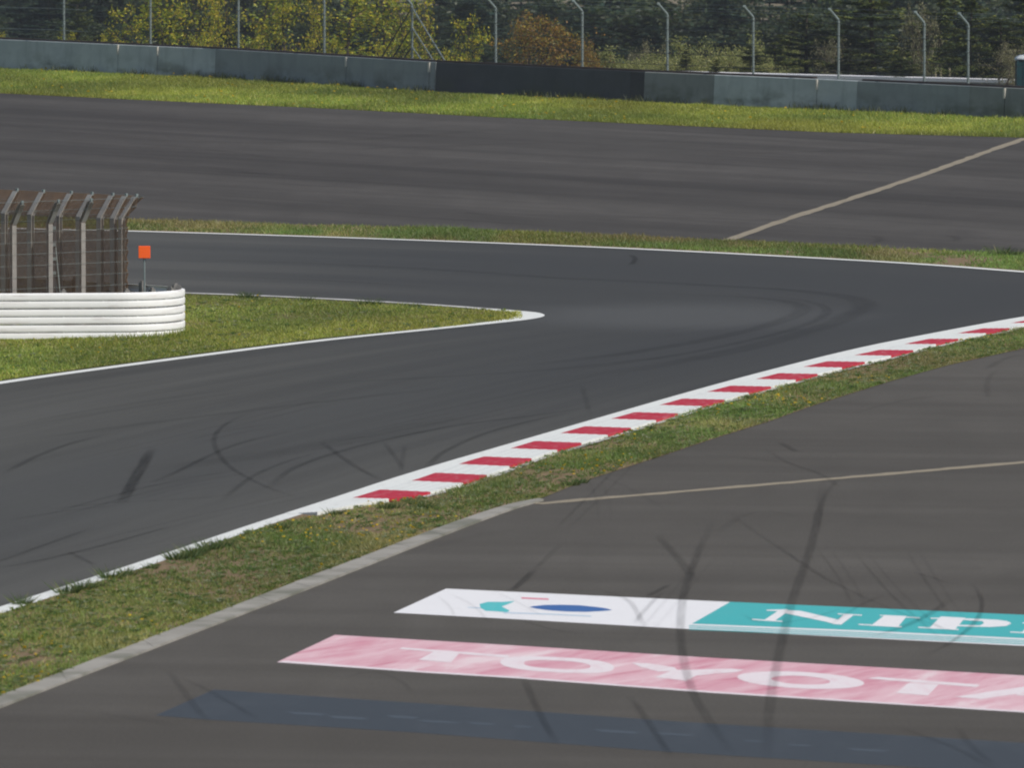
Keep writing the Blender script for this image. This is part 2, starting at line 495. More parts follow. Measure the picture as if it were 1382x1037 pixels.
# ------------------------------------------------------------------ the ground
WALL_PX = [(-300, 79), (0, 93), (291, 106.5), (460, 117), (580, 125), (870, 139), (964, 143), (1103, 149), (1382, 162), (1700, 176)]
g_wall = arr(GP(WALL_PX))
_wd = (g_wall[-1] - g_wall[0]); _wd /= np.linalg.norm(_wd)
WN = np.array([_wd[1], -_wd[0]])            # normal
if WN[1] > 0: WN = -WN                       # points to the camera side
def behind(x, y):
    """metres behind the face of the far wall"""
    return -((x - g_wall[0][0]) * WN[0] + (y - g_wall[0][1]) * WN[1])
def sstep(a, b, t):
    t = np.clip((t - a) / (b - a), 0, 1); return t * t * (3 - 2 * t)
def terrain_z(x, y):
    t = behind(x, y)
    z = -3.4 * sstep(2.0, 26.0, t) - 6.0 * sstep(30, 200, t)
    z = z + sstep(230, 900, t) * 42 + .5 * (np.sin(x * .09) * np.cos(y * .07)) * sstep(8, 60, t)
    return z
xs = np.concatenate([np.linspace(-900, -60, 22), np.linspace(-56, 56, 57), np.linspace(60, 900, 22)])
ys = np.concatenate([np.linspace(-120, 290, 12), np.linspace(295, 460, 84), np.linspace(466, 800, 42), np.linspace(830, 2000, 30)])
XX, YY = np.meshgrid(xs, ys); ZZ = terrain_z(XX, YY)
vs = np.stack([XX, YY, ZZ], 2).reshape(-1, 3); nx = len(xs)
fs = [(j * nx + i, j * nx + i + 1, (j + 1) * nx + i + 1, (j + 1) * nx + i) for j in range(len(ys) - 1) for i in range(nx - 1)]
tme = up_mesh('ground', vs, fs)
tme.polygons.foreach_set('use_smooth', [True] * len(tme.polygons))
ground = struct(link('ground', tme, M['terrain']))

# far run-off (between the far verge and the wall verge)
VW_LOW = [(-500, 108), (-200, 118), (0, 126), (166, 134), (460, 147.5), (660, 158), (920, 170), (1120, 179), (1382, 186), (1750, 196)]
VF_UP = [(-500, 284), (-200, 289), (0, 293), (175, 298), (240, 299.6), (503, 306), (760, 315.7), (900, 322), (977, 325), (1144, 332.7), (1284, 339.6), (1382, 343), (1600, 350), (1900, 358)]
far_runoff = struct(ribbon('far_runoff', GP(VF_UP), GP(VW_LOW), .004, M['far_runoff'], n=60))
VN_LOW = [(-400, 1090), (-200, 1020), (0, 944), (200, 866), (330, 816), (460, 765), (590, 715), (681, 683), (727, 675), (789, 650), (888, 618), (966, 592), (1040, 569), (1098, 548), (1203, 515), (1282, 493), (1382, 471), (1560, 438), (1900, 402)]
n_low = GP(VN_LOW)
near_runoff = struct(sheet('near_runoff', n_low + [(30, 186), (24, 80), (-24, 80)], .004, M['near_runoff']))

# the racing surface as a ribbon (u along, v across)
track = struct(ribbon('race_track', g_inner, g_outer, .008, M['track'], across=14))

# painted edge lines (parts of the track)
def line_from(name, px, width, side, z, parent, n=120, mat='white'):
    c = resample(smooth(GP(px)), n)
    return ribbon(name, c, offset(c, width * side), z, M[mat], parent)
inner_all = I_NEAR[:-1] + I_TIP[:-1] + I_FAR
ci = resample(smooth(GP(inner_all), 2), 320)
wi = .30 + .30 * np.exp(-((np.linspace(0, 1, 320) - np.argmax(ci[:, 0]) / 320) / .035) ** 2)
nrm = offset(ci, 1.0) - ci
kt = int(np.argmax(ci[:, 0])) + 12
inner_line = ribbon('edge_line', ci[:kt + 1], (ci + nrm * wi[:, None])[:kt + 1], .013, M['white'], track)
back_line = ribbon('edge_line', ci[kt:], (ci + nrm * wi[:, None])[kt:], .013, M['kerb_back'], track); back_line['label'] = 'worn grey line along the back of the wedge'
inner_line['label'] = 'white line round the grass wedge'
far_line = line_from('edge_line', F_LINE, .34, -1, .013, track, 160)
far_line['label'] = 'white line along the far verge'
near_out = resample(smooth(GP(K_OUT)), 200)
near_line = ribbon('edge_line', near_out, offset(near_out, -.30), .013, M['white'], track)
near_line['label'] = 'white line along the kerb and near verge'

# verges ------------------------------------------------------------
KO_PX = [(383, 706.6), (449, 693), (509, 681), (572, 673), (640, 654), (719, 623), (792, 601), (862, 580), (922, 561), (985, 542.5), (1040, 527),
         (1093, 512.6), (1151, 497), (1214, 482.5), (1282, 464), (1329, 455), (1382, 443), (1500, 423), (1580, 412)]
VN_UP = [(-400, 962), (-200, 895), (0, 831), (150, 781.5), (286, 735)] + KO_PX + [(1680, 400), (1900, 385)]
near_verge = struct(ribbon('near_verge', GP(VN_LOW), GP([(x, y - (9 if 330 < x < 500 else 3.5)) for x, y in VN_UP]), .010, M['soil'], n=140, across=2))
VF_LOW = [(-500, 299), (-200, 303.5), (0, 307), (100, 309.5), (240, 313), (503, 321.3), (760, 331), (900, 337.2), (1074, 346), (1249, 356), (1382, 366), (1480, 372.5), (1600, 378), (1900, 390)]
far_verge = struct(ribbon('far_verge', GP(VF_UP), GP([(x, y + 1) for x, y in VF_LOW]), .012, M['soil'], n=90))
wall_verge = struct(ribbon('wall_verge', GP(VW_LOW), g_wall - WN * .2, .010, M['soil_green'], n=90))
IF_NEAR = [(-500, 598), (-200, 546), (0, 514.5), (120, 497.5), (240, 481.5), (428, 458), (609, 441.5), (680, 433.5), (706, 430)]
IF_FAR = [(-500, 380), (-200, 387), (0, 392), (240, 398.5), (330, 402), (503, 411.7), (600, 416), (680, 420.5), (703, 422.5)]
infield = struct(ribbon('infield', GP(IF_NEAR), GP(IF_FAR), .012, M['soil_green'], n=80, across=2))

# concrete edging of the near verge: cast blocks end to end
e_top = resample(smooth(GP([(-400, 1088), (-200, 1019), (0, 943), (200, 865.5), (330, 815.5), (460, 765.5), (590, 716), (681, 684), (728, 675.5)]), 2), 400)
e_bot = resample(smooth(GP([(-400, 1108), (-200, 1038), (0, 957), (200, 880), (330, 830), (460, 779.5), (590, 727.5), (690, 689), (734, 677)]), 2), 400)
edging = struct(empty('concrete_edging', (0, 0, 0)))
NB = 20
for i in range(NB):
    a, b = i * 399 // NB, (i + 1) * 399 // NB
    A, B = e_top[a:b + 1].copy(), e_bot[a:b + 1].copy()
    sh = (A[-1] - A[-2]) * .06
    A[-1] -= sh; B[-1] -= sh
    mb = MB(); h = .035 + .008 * random.random()
    mb.ribbon(A, B, h, h); mb.ribbon(B, B, h, 0.0); mb.ribbon(A, A, h, 0.0)
    mb.add([(*A[0], 0), (*B[0], 0), (*B[0], h), (*A[0], h)], [(0, 1, 2, 3)])
    mb.add([(*A[-1], 0), (*B[-1], 0), (*B[-1], h), (*A[-1], h)], [(0, 1, 2, 3)])
    mb.build('edging_block', M['edging'], edging)

# pale joints in the asphalt
def joint(px, w, parent, z=.0072):
    c = resample(smooth(GP(px)), 60); c = c + RNG.normal(0, .012, c.shape)
    ww = w * (0.8 + .4 * RNG.random(60)); n = offset(c, 1.0) - c
    return ribbon('pale_joint', c - n * ww[:, None] / 2, c + n * ww[:, None] / 2, z, M['seam'], parent)
joint([(979, 325.5), (1055, 298), (1150, 268), (1255, 233), (1310, 212.5), (1384, 186.5)], .30, far_runoff)
joint([(724, 681), (800, 674), (960, 661), (1170, 643), (1382, 624.5), (1700, 597)], .34, near_runoff)

# ------------------------------------------------------------------ red and white kerb
c_in_px = [(360, 706), (415, 691), (473, 675), (507, 664), (552, 652), (587, 640), (627, 625), (660, 616), (703, 602.4), (731, 594), (771, 582), (839, 562.8), (901, 545), (962, 528), (1022, 512.6), (1081, 497),
           (1138, 484), (1189, 473), (1236, 462), (1300, 449.5), (1382, 433.5), (1500, 416), (1580, 406.5)]
k_in = smooth(GP(c_in_px), 2); k_line = smooth(GP([q for q in K_OUT if q[0] > 330]), 2)
k_edge = smooth(GP(KO_PX), 2)
kerb = struct(empty('kerb', (*G(473, 675), 0)))
kx, ky = kerb.location.x, kerb.location.y
Lk = cumlen(k_in)
def near_on(line, p, q):
    """point of line crossed going from p along direction q (mostly +X)"""
    L = arr(line); best = None
    for a, b in zip(L[:-1], L[1:]):
        e = b - a; den = q[0] * e[1] - q[1] * e[0]
        if abs(den) < 1e-9: continue
        r = a - p; t = (r[0] * e[1] - r[1] * e[0]) / den; s_ = (r[0] * q[1] - r[1] * q[0]) / den
        if -0.001 <= s_ <= 1.001 and (best is None or abs(t) < abs(best[0])): best = (t, a + e * s_)
    return best[1] if best else None
i1 = np.argmin(np.linalg.norm(k_in - arr(G(473, 675)), axis=1)); S0 = Lk[i1]
def at(L_, P_, s_): return np.array([np.interp(s_, L_, P_[:, 0]), np.interp(s_, L_, P_[:, 1])])
PITCH, RED = 3.78, 1.80
cross = np.array([.60, -.80]); cross /= np.linalg.norm(cross)
edges = []; s = S0 - 3.2; col = 'w'
edges.append((s, S0, 'white')); s = S0
while s < Lk[-1] - PITCH:
    edges.append((s, s + RED, 'red')); edges.append((s + RED, s + PITCH, 'white')); s += PITCH
for a, b, cl in edges:
    mb = MB(); A = []; B = []
    for t in np.linspace(a, b, 4):
        p = at(Lk, k_in, t)
        q = near_on(k_edge, p, cross)
        if q is None or np.linalg.norm(q - p) > 4.5: continue
        A.append(p - (kx, ky)); B.append(q - (kx, ky))
    if len(A) < 2: continue
    A, B = arr(A), arr(B); ph = .005; steps = 5
    for j in range(steps):                               # low ridges running along the kerb
        t0, t1, t2 = j / steps, (j + .75) / steps, (j + 1) / steps
        z0 = .018 + .05 * t0; z1 = .018 + .05 * t1 + ph; z2 = .018 + .05 * t2
        L0, L1, L2 = A * (1 - t0) + B * t0, A * (1 - t1) + B * t1, A * (1 - t2) + B * t2
        mb.ribbon(L0, L1, z0, z1); mb.ribbon(L1, L2, z1, z2)
    mb.ribbon(B, B, .068, .0); mb.ribbon(A, A, .018, .0)
    for e in (0, -1):
        P_ = [(*(A[e] * (1 - j / 5) + B[e] * (j / 5)), .018 + .05 * j / 5) for j in range(6)]
        mb.add(P_ + [(*B[e], 0), (*A[e], 0)], [tuple(range(8))])
    me = bpy.data.meshes.new('kerb_block'); me.from_pydata(mb.v, [], mb.f); me.update()
    bm = bmesh.new(); bm.from_mesh(me)
    for f in bm.faces:
        if f.normal.z < -1e-4: f.normal_flip()
    bm.to_mesh(me); bm.free()
    o = link('kerb_block', me, M['red'] if cl == 'red' else M['white'], kerb)
    o['label'] = cl + ' painted kerb block'
# white painted band between line and stripes, pale backing outside
s_ok = np.linspace(S0 - 3.4, Lk[-1] - 1.5, 120)
A = arr([at(Lk, k_in, t) for t in s_ok]); Bq = [near_on(k_line, p, -cross) for p in A]
A2 = arr([p for p, q in zip(A, Bq) if q is not None]); B2 = arr([q for q in Bq if q is not None])
off = arr((kx, ky))
band = ribbon('kerb_band', A2 - off, B2 - off - (cross * -.0), .017, M['white'], kerb)
bk = resample(k_edge, 160)[14:]
ribbon('kerb_backing', bk - off, offset(bk, -.12) - off, .03, M['kerb_back'], kerb)

# ------------------------------------------------------------------ adverts painted on the near run-off
def lp(name, px, z, mat, parent): return sheet(name, GP(px), z, M[mat], parent)
def zm(ox, oy, sc, pts): return [(ox + x / sc, oy + y / sc) for x, y in pts]
adA = lp('painted_advert', [(531, 828), (602, 795.5), (986, 813.5), (1382, 831), (1760, 848), (1760, 892), (1382, 873), (922, 849.8), (700, 837)], .0056, 'ad_white', near_runoff)
adA['label'] = 'white and teal painted advert with a bird mark'
lp('teal_ground', [(985.6, 813.5), (1382, 831), (1760, 848), (1760, 880), (1382, 862.7), (1160, 852), (934, 843)], .0072, 'teal', adA)
for k in range(3):
    y0 = [(930, 845.1), (1160, 854.5), (1382, 865.2), (1760, 883)]
    q = 2.4 * k
    lp('teal_pinstripe', [(x, y + q) for x, y in y0] + [(x, y + q + 1.15) for x, y in reversed(y0)], .0072, 'teal', adA)
S3 = lambda p: zm(900, 790, 5.315, p)
S4 = lambda p: zm(1140, 790, 5.71, p)
def letter(name, polys, z, mat, parent):
    vs, fs = [], []
    zz = z
    for k, pl in enumerate(polys):
        b = len(vs); vs += [(x, y, zz + .0002 * k) for x, y in GP(pl)]; fs.append(tuple(range(b, len(vs))))
    return link(name, up_mesh(name, vs, fs), M[mat], parent)
letter('painted_letter', [S3([(690, 262), (770, 265), (875, 190), (860, 178), (800, 188)]),
                          S3([(840, 184), (960, 190), (1245, 258), (1200, 285), (1140, 268), (850, 208)]),
                          S3([(1190, 285), (1250, 290), (1345, 217), (1275, 212)]),
                          S3([(610, 248), (610, 256), (830, 270), (830, 263)]), S3([(1225, 209), (1225, 216), (1400, 226), (1400, 219)]),
                          S3([(715, 183), (715, 190), (860, 196), (860, 180)])], .0088, 'ad_white', adA)
letter('painted_letter', [S4([(200, 320), (410, 328), (480, 245), (310, 237)]), S4([(105, 305), (105, 313), (440, 333), (440, 324)]),
                          S4([(270, 236), (270, 243), (580, 263), (580, 256)])], .0088, 'ad_white', adA)
for dx, dy in ((0, 0), (710, 36)):
    P = lambda p: S4([(x + dx, y + dy) for x, y in p])
    letter('painted_letter', [P([(650, 338), (850, 347), (930, 258), (740, 248)]), P([(565, 328), (565, 336), (880, 353), (880, 345)]),
                              P([(660, 258), (660, 266), (760, 268), (760, 258)]),
                              P([(900, 262), (1060, 268), (1180, 274), (1255, 285), (1285, 302), (1245, 322), (1120, 330), (870, 324), (880, 312), (1040, 318), (1072, 302), (1060, 284), (900, 275)])],
           .0088, 'ad_white', adA)
S1 = lambda p: zm(520, 780, 6.28, p)
S2 = lambda p: zm(700, 790, 5.315, p)
lp('painted_mark', S1([(800, 228), (870, 210), (980, 211), (1095, 204), (1060, 222), (985, 250), (1055, 285), (1030, 298), (940, 291), (850, 286), (808, 262)]), .0072, 'cyan', adA)
lp('painted_mark', S1([(700, 254), (810, 258), (810, 268), (700, 261)]), .0072, 'paleblue', adA)
lp('painted_mark', S2([(20, 92), (215, 101), (215, 111), (20, 102)]), .0072, 'rose', adA)
lp('painted_mark', S2([(75, 162), (110, 155), (190, 147), (320, 146), (440, 150), (560, 162), (630, 172), (672, 184), (600, 191), (480, 197), (340, 194), (220, 186), (130, 174)]), .0072, 'blue', adA)
lp('painted_mark', S2([(-110, 198), (200, 208), (520, 224), (520, 232), (200, 217), (-110, 207)]), .0076, 'paleblue', adA)

adB = lp('painted_advert', [(373.5, 895), (452, 858), (700, 872.6), (960, 889), (1382, 913), (1760, 935), (1760, 986), (1382, 963), (960, 936.5), (700, 917), (569, 909)], .0056, 'pink', near_runoff)
lp('paint_edge', [(373.5, 895), (569, 909), (700, 917), (960, 936.5), (1382, 963), (1760, 986), (1760, 984), (1382, 961), (960, 934.3), (700, 914.8), (569, 906.8), (385, 893)], .0072, 'letter_white', adB)
adB['label'] = 'faded red painted advert with white letters'
S5 = lambda p: zm(500, 770, 3.004, p)
S6 = lambda p: zm(660, 860, 4.065, p)
S7 = lambda p: zm(960, 880, 3.275, p)
letter('painted_letter', [S5([(115, 322), (130, 316), (560, 347), (560, 358)]), S5([(195, 366), (325, 377), (365, 336), (265, 328)])], .0072, 'letter_white', adB)
def ring(cx, cy, rx, ry, ix, iy, ti, z, parent, n=28, sq=1.0):
    vs, fs = [], []
    for k in range(n):
        a = 2 * math.pi * k / n
        for r1, r2 in ((rx, ry), (ix, iy)):
            ca, sa = math.cos(a), math.sin(a)
            x = r1 * math.copysign(abs(ca) ** sq, ca); y = r2 * math.copysign(abs(sa) ** sq, sa)
            vs.append((*G(cx + x - .9 * y * 0, cy + y + x * ti), z))
    for k in range(n):
        j = (k + 1) % n; fs.append((2 * k, 2 * j, 2 * j + 1, 2 * k + 1))
    return link('painted_letter', up_mesh('painted_letter', vs, fs), M['letter_white'], parent)
ring(752, 898.5, 77, 10.3, 45, 5.6, .050, .0072, adB, sq=.8)
letter('painted_letter', [S6([(785, 146), (870, 148), (1015, 170), (1040, 190), (930, 194), (830, 168)]),
                          S6([(910, 224), (1080, 246), (1140, 216), (1360, 196), (1400, 184), (1330, 178), (1010, 186)])], .0072, 'letter_white', adB)
ring(1080.6, 919.3, 86, 11.2, 40, 5.6, .050, .0072, adB)
letter('painted_letter', [S7([(690, 122), (735, 114), (1188, 149), (1172, 160)]), S7([(818, 186), (958, 197), (1004, 148), (870, 142)])], .0072, 'letter_white', adB)
letter('painted_letter', [S7([(1070, 203), (1190, 212), (1420, 180), (1560, 150), (1460, 146)]), S7([(1460, 146), (1600, 152), (1760, 236), (1640, 230)]),
                          S7([(1350, 186), (1350, 196), (1660, 214), (1660, 203)])], .0072, 'letter_white', adB)

adC = lp('painted_advert', [(210, 967), (288.7, 932), (560, 950), (920, 975.6), (1382, 1004), (1760, 1027), (1760, 1074), (1382, 1046), (900, 1016), (560, 990), (271, 972)], .0056, 'slate', near_runoff)
adC['label'] = 'painted advert blacked out in slate blue'
rr = random.Random(5)
M['slate_light'] = M['slate_light']
for x0 in (385, 440, 520, 560, 630, 690, 800, 880, 1000, 1060, 1140):
    yc = 960 + (x0 - 385) * .0625 + rr.uniform(-2, 4); w = rr.uniform(30, 70); h = rr.uniform(1.2, 2.4)
    lp('ghost_letter', [(x0, yc), (x0 + w * .6, yc + w * .03), (x0 + w, yc + w * .065), (x0 + w * .8, yc + w * .06 + h), (x0 + w * .2, yc + w * .03 + h)], .0072, 'slate_light', adC)

# ------------------------------------------------------------------ tyre marks
SKN = [0]
def skid(px, w, op, parent, fade=True):
    w *= .66 if w < .32 else .8; op *= .88 if parent is track else .62
    c = resample(smooth(GP(px), 2), 40); L = cumlen(c)
    n = offset(c, 1.0) - c; t = np.linspace(0, 1, 40)
    SKN[0] += 1
    z = .0145 + .0003 * (SKN[0] % 12)
    A, B = c - n * w / 2, c + n * w / 2; vs = []; uv = []; a = []
    for i in range(40):
        vs += [(*A[i], z), (*B[i], z)]; uv += [(L[i] + SKN[0] * 7.3, 0), (L[i] + SKN[0] * 7.3, 1)]
        f = min(1, t[i] / .2, (1 - t[i]) / .2) if fade else 1
        a += [op * f * .54] * 2
    me = up_mesh('tyre_mark', vs, [(2 * i, 2 * i + 1, 2 * i + 3, 2 * i + 2) for i in range(39)], uv)
    at_ = me.color_attributes.new('tint', 'FLOAT_COLOR', 'POINT')
    at_.data.foreach_set('color', np.repeat(arr(a), 4).astype(np.float32))
    return link('tyre_mark', me, M['skid'], parent)
for px, w, op in [
    ([(162, 683), (178, 655), (192, 630), (206, 605)], .34, .75), ([(346, 555), (310, 569), (290, 586), (288, 603), (306, 630), (333, 646), (369, 663), (413, 676)], .22, .42),
    ([(0, 643), (50, 616), (100, 598), (150, 586)], .3, .42), ([(-20, 766), (30, 748), (66, 735), (130, 712)], .22, .4),
    ([(-20, 772), (50, 759), (113, 745), (183, 726), (233, 710)], .25, .42), ([(200, 655), (240, 638), (290, 612), (333, 596), (400, 583)], .25, .45),
    ([(300, 676), (336, 646), (380, 626), (430, 612)], .25, .38), ([(364, 660), (378, 645), (400, 630), (460, 610), (522, 594), (621, 574), (700, 565), (820, 548)], .3, .5),
    ([(572, 638), (585, 622), (600, 610), (647, 588), (700, 573), (780, 556)], .26, .45), ([(432, 596), (460, 618), (486, 635), (520, 652)], .25, .4),
    ([(517, 597), (532, 616), (545, 636)], .2, .35), ([(546, 600), (544, 620), (540, 640)], .2, .25), ([(850, 344), (858, 349), (856, 354), (850, 359)], .3, .6),
    ([(90, 745), (130, 765)], .2, .4), ([(60, 690), (140, 680), (240, 676), (330, 668)], .25, .3), ([(0, 706), (90, 690), (180, 682)], .2, .3),
    ([(785, 520), (792, 545), (796, 560)], .22, .25), ([(620, 500), (760, 490), (900, 470), (1010, 448), (1075, 428), (1090, 414), (1040, 403), (930, 398), (800, 396)], .7, .28),
    ([(700, 520), (860, 500), (1000, 474), (1110, 443), (1165, 420), (1170, 406), (1100, 394), (960, 386), (760, 376), (500, 366)], 1.0, .26),
    ([(740, 505), (900, 484), (1040, 455), (1110, 432), (1120, 416), (1080, 404), (980, 396)], .4, .3),
    ([(400, 520), (560, 512), (760, 500), (930, 478)], .5, .22), ([(240, 350), (420, 356), (620, 366), (800, 380)], .8, .22), ([(240, 372), (420, 378), (600, 390)], .6, .2),
    ([(150, 640), (320, 622), (470, 596), (640, 560)], 1.4, .18), ([(0, 600), (200, 572), (420, 545), (640, 520)], .5, .2)]:
    skid(px, w, op, track)
for px, w, op in [
    ([(1112, 645), (1106, 690), (1098, 730), (1084, 772), (1068, 815), (1057, 860), (1046, 910), (1038, 960), (1034, 1030)], .30, .62),
    ([(962, 705), (945, 740), (932, 775), (922, 805), (918, 845), (920, 880), (930, 925), (950, 965), (996, 1030)], .27, .62),
    ([(886, 722), (905, 743), (922, 762), (940, 790)], .3, .5), ([(722, 770), (706, 786), (688, 801)], .24, .9), ([(758, 735), (722, 770)], .2, .3),
    ([(704, 910), (722, 952), (737, 982), (754, 1010)], .22, .55), ([(850, 940), (872, 972), (890, 1000), (908, 1026)], .22, .55),
    ([(1310, 788), (1323, 803), (1327, 822), (1316, 844), (1287, 867), (1250, 888)], .16, .7), ([(1280, 812), (1266, 824), (1226, 846), (1175, 862)], .26, .6),
    ([(1052, 598), (1066, 606), (1078, 612)], .25, .7), ([(1030, 606), (1066, 628), (1110, 640), (1136, 662)], .22, .4), ([(1140, 640), (1112, 668), (1100, 720)], .2, .35),
    ([(800, 795), (846, 808), (860, 826), (870, 850)], .18, .5), ([(896, 800), (882, 812), (866, 830), (855, 845)], .16, .5), ([(905, 790), (880, 803), (872, 808)], .2, .8),
    ([(600, 800), (640, 818), (664, 846)], .1, .3), ([(590, 806), (608, 820), (614, 836)], .1, .3), ([(700, 838), (745, 852), (790, 858)], .16, .5),
    ([(668, 800), (700, 815), (735, 835)], .1, .3), ([(1000, 830), (1030, 846), (1090, 838), (1140, 822)], .12, .45), ([(1120, 846), (1160, 818), (1200, 803)], .14, .4),
    ([(225, 905), (245, 930), (262, 955), (282, 978)], .22, .42), ([(240, 915), (275, 930), (320, 955), (350, 975)], .2, .35), ([(460, 920), (500, 906), (540, 918), (560, 940)], .14, .3),
    ([(1150, 560), (1220, 540), (1300, 532), (1382, 540)], .3, .25), ([(1330, 500), (1352, 486), (1382, 478)], .3, .35), ([(1335, 540), (1330, 515), (1345, 500)], .26, .3),
    ([(1080, 700), (1040, 690), (1000, 696), (970, 720)], .3, .2), ([(1150, 770), (1190, 768), (1240, 775), (1290, 792)], .16, .3), ([(1040, 730), (1100, 775), (1180, 815), (1270, 850), (1382, 880)], .16, .3),
    ([(980, 690), (1020, 720), (1080, 760), (1140, 800)], .2, .22), ([(800, 640), (850, 660), (900, 690)], .25, .2), ([(1200, 980), (1290, 1010), (1340, 1040)], .2, .35), ([(1290, 980), (1310, 1010), (1345, 1036)], .2, .35),
    ([(500, 760), (560, 745), (640, 725), (720, 712)], .5, .14), ([(940, 615), (1000, 618), (1060, 626)], .4, .2), ([(90, 960), (160, 968), (260, 985)], .4, .15)]:
    skid(px, w, op, near_runoff)
for px, w, op in [([(-40, 165), (200, 190), (420, 195), (700, 172)], 1.6, .25), ([(0, 185), (240, 205), (480, 202), (800, 190), (1080, 196)], 1.0, .22),
                  ([(950, 208), (1080, 206), (1250, 200)], .8, .35), ([(220, 262), (420, 282), (650, 300), (860, 312)], 1.0, .2), ([(1170, 318), (1190, 322), (1185, 328), (1160, 330)], .4, .4),
                  ([(1280, 318), (1295, 323), (1285, 327)], .4, .4), ([(500, 285), (760, 292), (980, 296), (1200, 302)], .8, .25), ([(200, 215), (380, 240), (620, 252)], .8, .18)]:
    skid(px, w, op, far_runoff)

# long thin paired marks
rk = random.Random(21)
for k in range(15):
    x0, y0 = rk.uniform(-40, 560), rk.uniform(560, 760); L_ = rk.uniform(160, 420); sl = rk.uniform(-.32, -.10); cv = rk.uniform(-34, 34)
    if y0 > 800 - .30 * x0 - 30: continue
    pts = [(x0 + L_ * t, y0 + sl * L_ * t + cv * 4 * t * (1 - t) * .5) for t in (0, .25, .5, .75, 1)]
    lim = [(a, b) for a, b in pts if b < 815 - .295 * a]
    if len(lim) < 3: continue
    o_ = rk.uniform(.16, .34)
    skid(lim, .16, o_, track); skid([(a + 12, b + 4) for a, b in lim], .16, o_ * .8, track)
for k in range(7):
    x0, y0 = rk.uniform(760, 1340), rk.uniform(600, 760); L_ = rk.uniform(80, 260); a_ = rk.uniform(.25, 2.6); cv = rk.uniform(-40, 40)
    pts = [(x0 + math.cos(a_) * L_ * t + cv * t * t, y0 + math.sin(a_) * L_ * .55 * t) for t in (0, .3, .6, 1)]
    o_ = rk.uniform(.14, .34)
    skid(pts, .13, o_, near_runoff); skid([(a + 17, b + 1) for a, b in pts], .13, o_ * .7, near_runoff)
for k in range(14):
    x0, y0 = rk.uniform(0, 1100), rk.uniform(190, 290); L_ = rk.uniform(150, 420)
    skid([(x0, y0), (x0 + L_ * .5, y0 + rk.uniform(2, 14)), (x0 + L_, y0 + rk.uniform(4, 24))], .5, rk.uniform(.15, .3), far_runoff)

# ------------------------------------------------------------------ the far concrete wall
def wall_pt(px):
    """ground point of the wall face at a photo column"""
    wx = np.array([p[0] for p in WALL_PX], float)
    return np.array([np.interp(px, wx, g_wall[:, 0]), np.interp(px, wx, g_wall[:, 1])])
def wall_h(px): return 1.13 - .09 * (px / 1382.0)
wall = empty('concrete_wall', (*wall_pt(691), 0)); wc = wall_pt(691)
tag(wall, 'long grey concrete wall of separate panels behind the far grass', 'wall')
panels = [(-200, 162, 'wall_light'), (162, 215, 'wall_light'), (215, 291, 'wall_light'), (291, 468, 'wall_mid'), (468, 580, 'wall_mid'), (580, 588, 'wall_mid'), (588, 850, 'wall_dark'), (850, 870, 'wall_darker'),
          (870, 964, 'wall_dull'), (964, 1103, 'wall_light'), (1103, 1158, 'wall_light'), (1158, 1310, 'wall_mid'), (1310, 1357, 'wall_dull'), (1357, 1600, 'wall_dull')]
joints = (162, 215, 468, 580, 1103, 1357)
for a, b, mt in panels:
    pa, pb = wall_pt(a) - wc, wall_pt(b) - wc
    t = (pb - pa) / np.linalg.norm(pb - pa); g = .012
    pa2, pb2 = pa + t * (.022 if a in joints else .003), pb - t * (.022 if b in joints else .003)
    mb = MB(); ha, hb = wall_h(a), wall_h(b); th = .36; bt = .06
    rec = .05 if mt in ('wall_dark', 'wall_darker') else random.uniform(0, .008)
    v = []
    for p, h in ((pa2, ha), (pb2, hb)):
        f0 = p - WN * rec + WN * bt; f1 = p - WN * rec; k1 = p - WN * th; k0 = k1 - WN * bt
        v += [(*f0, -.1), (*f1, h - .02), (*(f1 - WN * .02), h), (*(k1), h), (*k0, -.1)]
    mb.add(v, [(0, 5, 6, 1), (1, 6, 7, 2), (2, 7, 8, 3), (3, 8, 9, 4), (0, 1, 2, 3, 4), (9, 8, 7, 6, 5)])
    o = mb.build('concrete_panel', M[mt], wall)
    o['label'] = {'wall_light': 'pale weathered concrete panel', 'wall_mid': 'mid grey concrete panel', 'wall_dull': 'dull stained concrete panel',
                  'wall_dark': 'long dark concrete panel', 'wall_darker': 'narrow black concrete panel'}[mt]
for jx in joints:
    p = wall_pt(jx) - wc; h = wall_h(jx); mb = MB(); ang = math.atan2(_wd[1], _wd[0])
    c = p - WN * .03
    mb.box((c[0], c[1], h - .19), (.085, .17, .34), ang); mb.build('joint_mortar', M['mortar'], wall)
    mb = MB(); mb.box((c[0], c[1], h / 2 - .17), (.042, .05, h - .32), ang); mb.build('joint_seal', M['galv_dark'], wall)
for a, b in ((-200, 1095), (1162, 1600)):               # dark capping timber along the top
    mb = MB(); st = np.linspace(a, b, 24); v = []
    for x in st:
        p = wall_pt(x) - wc; h = wall_h(x) + .004
        for w_, z_ in ((-.08, 0), (-.08, .06), (-.26, .06), (-.26, 0)):
            q = p + WN * w_; v.append((q[0], q[1], h + z_))
    f = [(4 * i + k, 4 * i + (k + 1) % 4, 4 * (i + 1) + (k + 1) % 4, 4 * (i + 1) + k) for i in range(len(st) - 1) for k in range(4)]
    f += [(0, 1, 2, 3), tuple(4 * (len(st) - 1) + k for k in (3, 2, 1, 0))]
    mb.add(v, f); mb.build('capping_rail', M['brown_rail'], wall)

